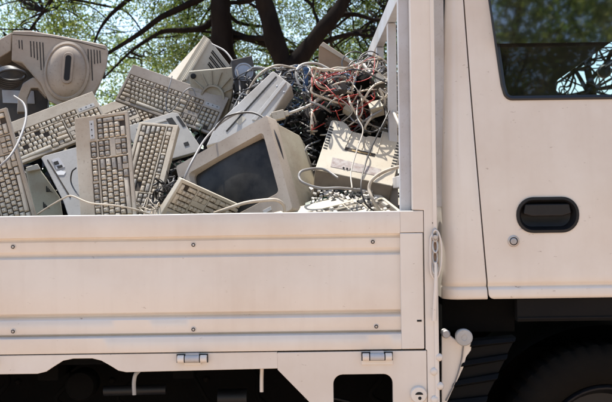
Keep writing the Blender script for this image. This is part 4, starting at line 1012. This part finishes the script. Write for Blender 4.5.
# ------------------------------------------------------------------ trees
def leaves(name, parent, centers, per, spread, size, seed, m):
    rs = np.random.RandomState(seed); n = len(centers)*per
    c = np.repeat(np.array(centers), per, axis=0)
    # leaflets strung on short drooping sprays
    dirs = rs.normal(size=(len(centers)*5, 3)); dirs[:, 2] = dirs[:, 2]*.5-.15; dirs /= np.linalg.norm(dirs, axis=1)[:, None]
    di = dirs[(np.repeat(np.arange(len(centers)), per)*5 + rs.randint(0, 5, n))]
    t = rs.rand(n)[:, None]*spread
    p = c + di*t + rs.normal(size=(n, 3))*spread*.07
    p[:, 2] -= (t[:, 0]**2)*.35/spread*.4
    a = rs.normal(size=(n, 3)); a /= np.linalg.norm(a, axis=1)[:, None]
    b = np.cross(a, rs.normal(size=(n, 3))); b /= np.linalg.norm(b, axis=1)[:, None]
    s = size*rs.uniform(.6, 1.4, (n, 1))
    V = np.empty((n, 4, 3)); V[:, 0] = p-a*s; V[:, 1] = p-b*s*.34; V[:, 2] = p+a*s; V[:, 3] = p+b*s*.34
    me = bpy.data.meshes.new(name); me.vertices.add(n*4); me.vertices.foreach_set('co', V.reshape(-1).astype(np.float32))
    me.loops.add(n*4); me.loops.foreach_set('vertex_index', np.arange(n*4, dtype=np.int32))
    me.polygons.add(n); me.polygons.foreach_set('loop_start', np.arange(0, n*4, 4, dtype=np.int32)); me.polygons.foreach_set('loop_total', np.full(n, 4, dtype=np.int32))
    me.update(); me.validate(); me.materials.append(m)
    o = bpy.data.objects.new(name, me); COL.objects.link(o); o.parent = parent; return o
def limb(mb, pts, r0, r1, n=10, sub=8, seed=0):
    L = len(pts)
    k0 = len(mb.v); mb.tube(pts, r0, n=n, sub=sub, rf=lambda t: r0+(r1-r0)*t)
    for i in range(k0, len(mb.v)):
        v = mb.v[i]; mb.v[i] = v + Vector((noise.noise(v*4+Vector((seed, 0, 0))), noise.noise(v*4+Vector((0, seed, 9))), 0))*r0*.28
def tree(label, stems, crown, seed, n_cl, per=60, size=.028, m=LEAF, spread=.40, twigs=60, group='trees in the background', keep=None, droop=0):
    """stems: list of (points, r0, r1); crown: (cx, cy, cz, rx, ry, rz)"""
    r = random.Random(seed)
    root = thing('tree', label, 'tree', group=group)
    mb = MB(); nodes = []
    for i, (pts, r0, r1) in enumerate(stems):
        limb(mb, pts, r0, r1, n=12, seed=seed+i)
        for k in range(max(1, len(pts)//3), len(pts)): nodes.append((Vector(pts[k]), max(.015, (r0+(r1-r0)*k/(len(pts)-1))*.45)))
    mb.build('trunk', BARK, root, smooth=70)
    cs = []; tries = 0
    cx, cy, cz, rx, ry, rz = crown
    while len(cs) < n_cl and tries < n_cl*12:
        tries += 1
        u = Vector((r.uniform(-1, 1), r.uniform(-1, 1), r.uniform(-1, 1)))
        if u.length > 1: continue
        p = Vector((cx+u.x*rx, cy+u.y*ry, cz+u.z*rz))
        if noise.noise(p*.9+Vector((seed, 0, 0))) + .35*noise.noise(p*2.7) < -.08: continue
        if keep and not keep(p): continue
        cs.append(p)
    br = MB(); 
    for i in range(twigs):
        if not cs: break
        t = Vector(r.choice(cs)); nd, rr = min(nodes, key=lambda q: (q[0]-t).length + r.uniform(0, .8))
        mid = nd.lerp(t, .5)+Vector((r.uniform(-.3, .3), r.uniform(-.3, .3), r.uniform(0, .35)))
        q1 = nd.lerp(mid, .5)+Vector((r.uniform(-.12, .12), r.uniform(-.12, .12), r.uniform(-.1, .1)))
        r0 = min(rr, .045)*r.uniform(.4, 1)
        br.tube([nd, q1, mid, mid.lerp(t, .5)+Vector((r.uniform(-.15, .15), 0, r.uniform(-.15, .15))), t], r0, n=6, sub=4, rf=lambda q, r0=r0: r0*(1-.85*q)+.003)
        for _ in range(3):
            e2 = t+Vector((r.uniform(-.5, .5), r.uniform(-.5, .5), r.uniform(-.35, .35)))
            br.tube([mid.lerp(t, r.uniform(.2, .9)), t.lerp(e2, .5)+Vector((0, 0, .06)), e2], .007, n=4, sub=3)
    if br.v: br.build('branch', BARK, root, smooth=70)
    if cs: leaves('crown', root, [tuple(c) for c in cs], per, spread, size, seed, m)
    return root
def A(Y, *pp): return [at(x, y, Y) for x, y in pp]
def base(p, dz=0): return Vector((p.x, p.y, 0))
# left multi-stem tree: trunk at x~222 px
g = at(221, 60, 7)
st = [([Vector((g.x-.05, 7, -.1)), Vector((g.x, 7, 1.0)), at(222, 75, 7), at(222, 30, 7), at(221, 0, 7), at(220, -60, 7.2), at(232, -150, 7.4), at(240, -260, 7.6)], .145, .05),
      (A(7, (220, -30), (206, -6), (185, 6), (160, 18), (138, 34), (118, 47), (98, 58), (70, 64)), .046, .010),
      (A(7.1, (221, 10), (206, 26), (188, 30), (165, 31), (150, 38), (130, 52), (104, 78)), .040, .009),
      (A(7, (219, -50), (180, -28), (140, -8), (118, 8), (106, 20), (97, 34), (92, 52)), .038, .008),
      (A(7.2, (218, -80), (150, -60), (90, -30), (55, -4), (44, 12), (30, 30)), .042, .012),
      (A(6.9, (222, -10), (245, -30), (290, -60), (330, -100)), .05, .02)]
tree('acacia with a dark trunk behind the louvred monitor, thin branches spreading left', st, (-1.55, 8.9, 3.6, 3.8, 1.8, 1.4), 3, 860, per=110, size=.019, twigs=60)
g = at(275, 60, 6.6)
st = [([Vector((g.x+.15, 6.6, -.1)), Vector((g.x+.14, 6.6, .9)), at(284, 80, 6.6), at(282, 62, 6.6), at(276, 38, 6.6), at(270, 15, 6.6), at(264, -8, 6.6), at(256, -60, 6.8), at(246, -160, 7)], .125, .06),
      (A(6.6, (284, 80), (292, 66), (304, 52), (320, 32), (336, 12), (352, -10), (380, -50), (420, -110)), .100, .04),
      (A(6.7, (310, 46), (318, 24), (313, 6), (318, -30)), .022, .008),
      (A(6.7, (300, 54), (330, 40), (352, 34), (372, 36), (392, 30)), .034, .008),
      (A(6.7, (330, 18), (352, 14), (380, 20), (400, 8)), .03, .008)]
tree('forked acacia with two dark stems parting behind the cable tangle', st, (.9, 8.7, 3.6, 3.2, 1.9, 1.35), 5, 620, per=105, size=.019, m=LEAF, twigs=70, keep=lambda p: p.x < 2.3)
# far trees
rt = random.Random(9)
for i, (px, Y, h, wd, lab) in enumerate(((15, 17, 5.2, 3.4, 'far bushy tree at the left edge behind the big monitor back'),
        (120, 20, 4.8, 3.6, 'far pale green tree seen above the upright keyboard'),
        (330, 19, 5.0, 3.2, 'far tree behind the brown box and the leaning trunk'),
        (-160, 21, 5.5, 3.5, 'far tree beyond the left edge'),)):
    b = at(px, 201, Y); b.z = 0
    top_ = Vector((b.x+.2, Y, h*.6))
    st = [([Vector((b.x, Y, -.1)), Vector((b.x+.1, Y, h*.3)), top_, top_+Vector((.6, 0, h*.3))], .14, .03), ([top_-Vector((0, 0, .8)), top_+Vector((-1.1, 0, .9)), top_+Vector((-2.0, .2, 1.3))], .08, .02)]
    tree(lab, st, (b.x, Y+.5, h*.66, wd, 2.2, h*.36), 40+i, 150, per=60, size=.045, m=LEAF, spread=.75, twigs=40)
# bare twiggy tree seen through the cab
b = at(590, 80, 9)
st = [([Vector((b.x+.3, 9, -.1)), Vector((b.x+.2, 9, 1.5)), at(592, 90, 9), at(588, 60, 9), at(600, 20, 9), at(600, -80, 9)], .06, .03),
      (A(9, (590, 96), (575, 70), (560, 50), (540, 20)), .03, .01), (A(9, (591, 80), (606, 62), (622, 40), (640, 10)), .03, .01)]
tree('sparse twiggy tree seen through the far cab window', st, (b.x, 9, 2.6, 1.9, .9, 1.3), 77, 60, per=8, size=.018, m=LEAFD, spread=.3, twigs=80)
# trees behind the photographer, mirrored in the visor and glass
for i, (x_, y_, h) in enumerate(((-3.5, -13, 8.5), (3.2, -12, 9), (8.6, -13, 8.6), (14, -14, 9))):
    st = [([Vector((x_, y_, -.1)), Vector((x_+.1, y_, 2)), Vector((x_-.2, y_, 4)), Vector((x_+.4, y_, h*.8))], .2, .05), ([Vector((x_-.1, y_, 2.2)), Vector((x_+1, y_, 3.6)), Vector((x_+2, y_, 4.6))], .1, .03)]
    tree(('bushy tree farthest left of those mirrored in the cab', 'bushy tree mirrored at the rear of the cab window', 'bushy tree mirrored towards the front of the cab window', 'bushy tree farthest right of those mirrored in the cab')[i], st, (x_, y_, h*.62, 3.3, 2.4, h*.34), 60+i, 620, per=60, size=.065, m=LEAF, spread=.8, twigs=30, group='trees across from the truck')
print('objects', len(bpy.data.objects))
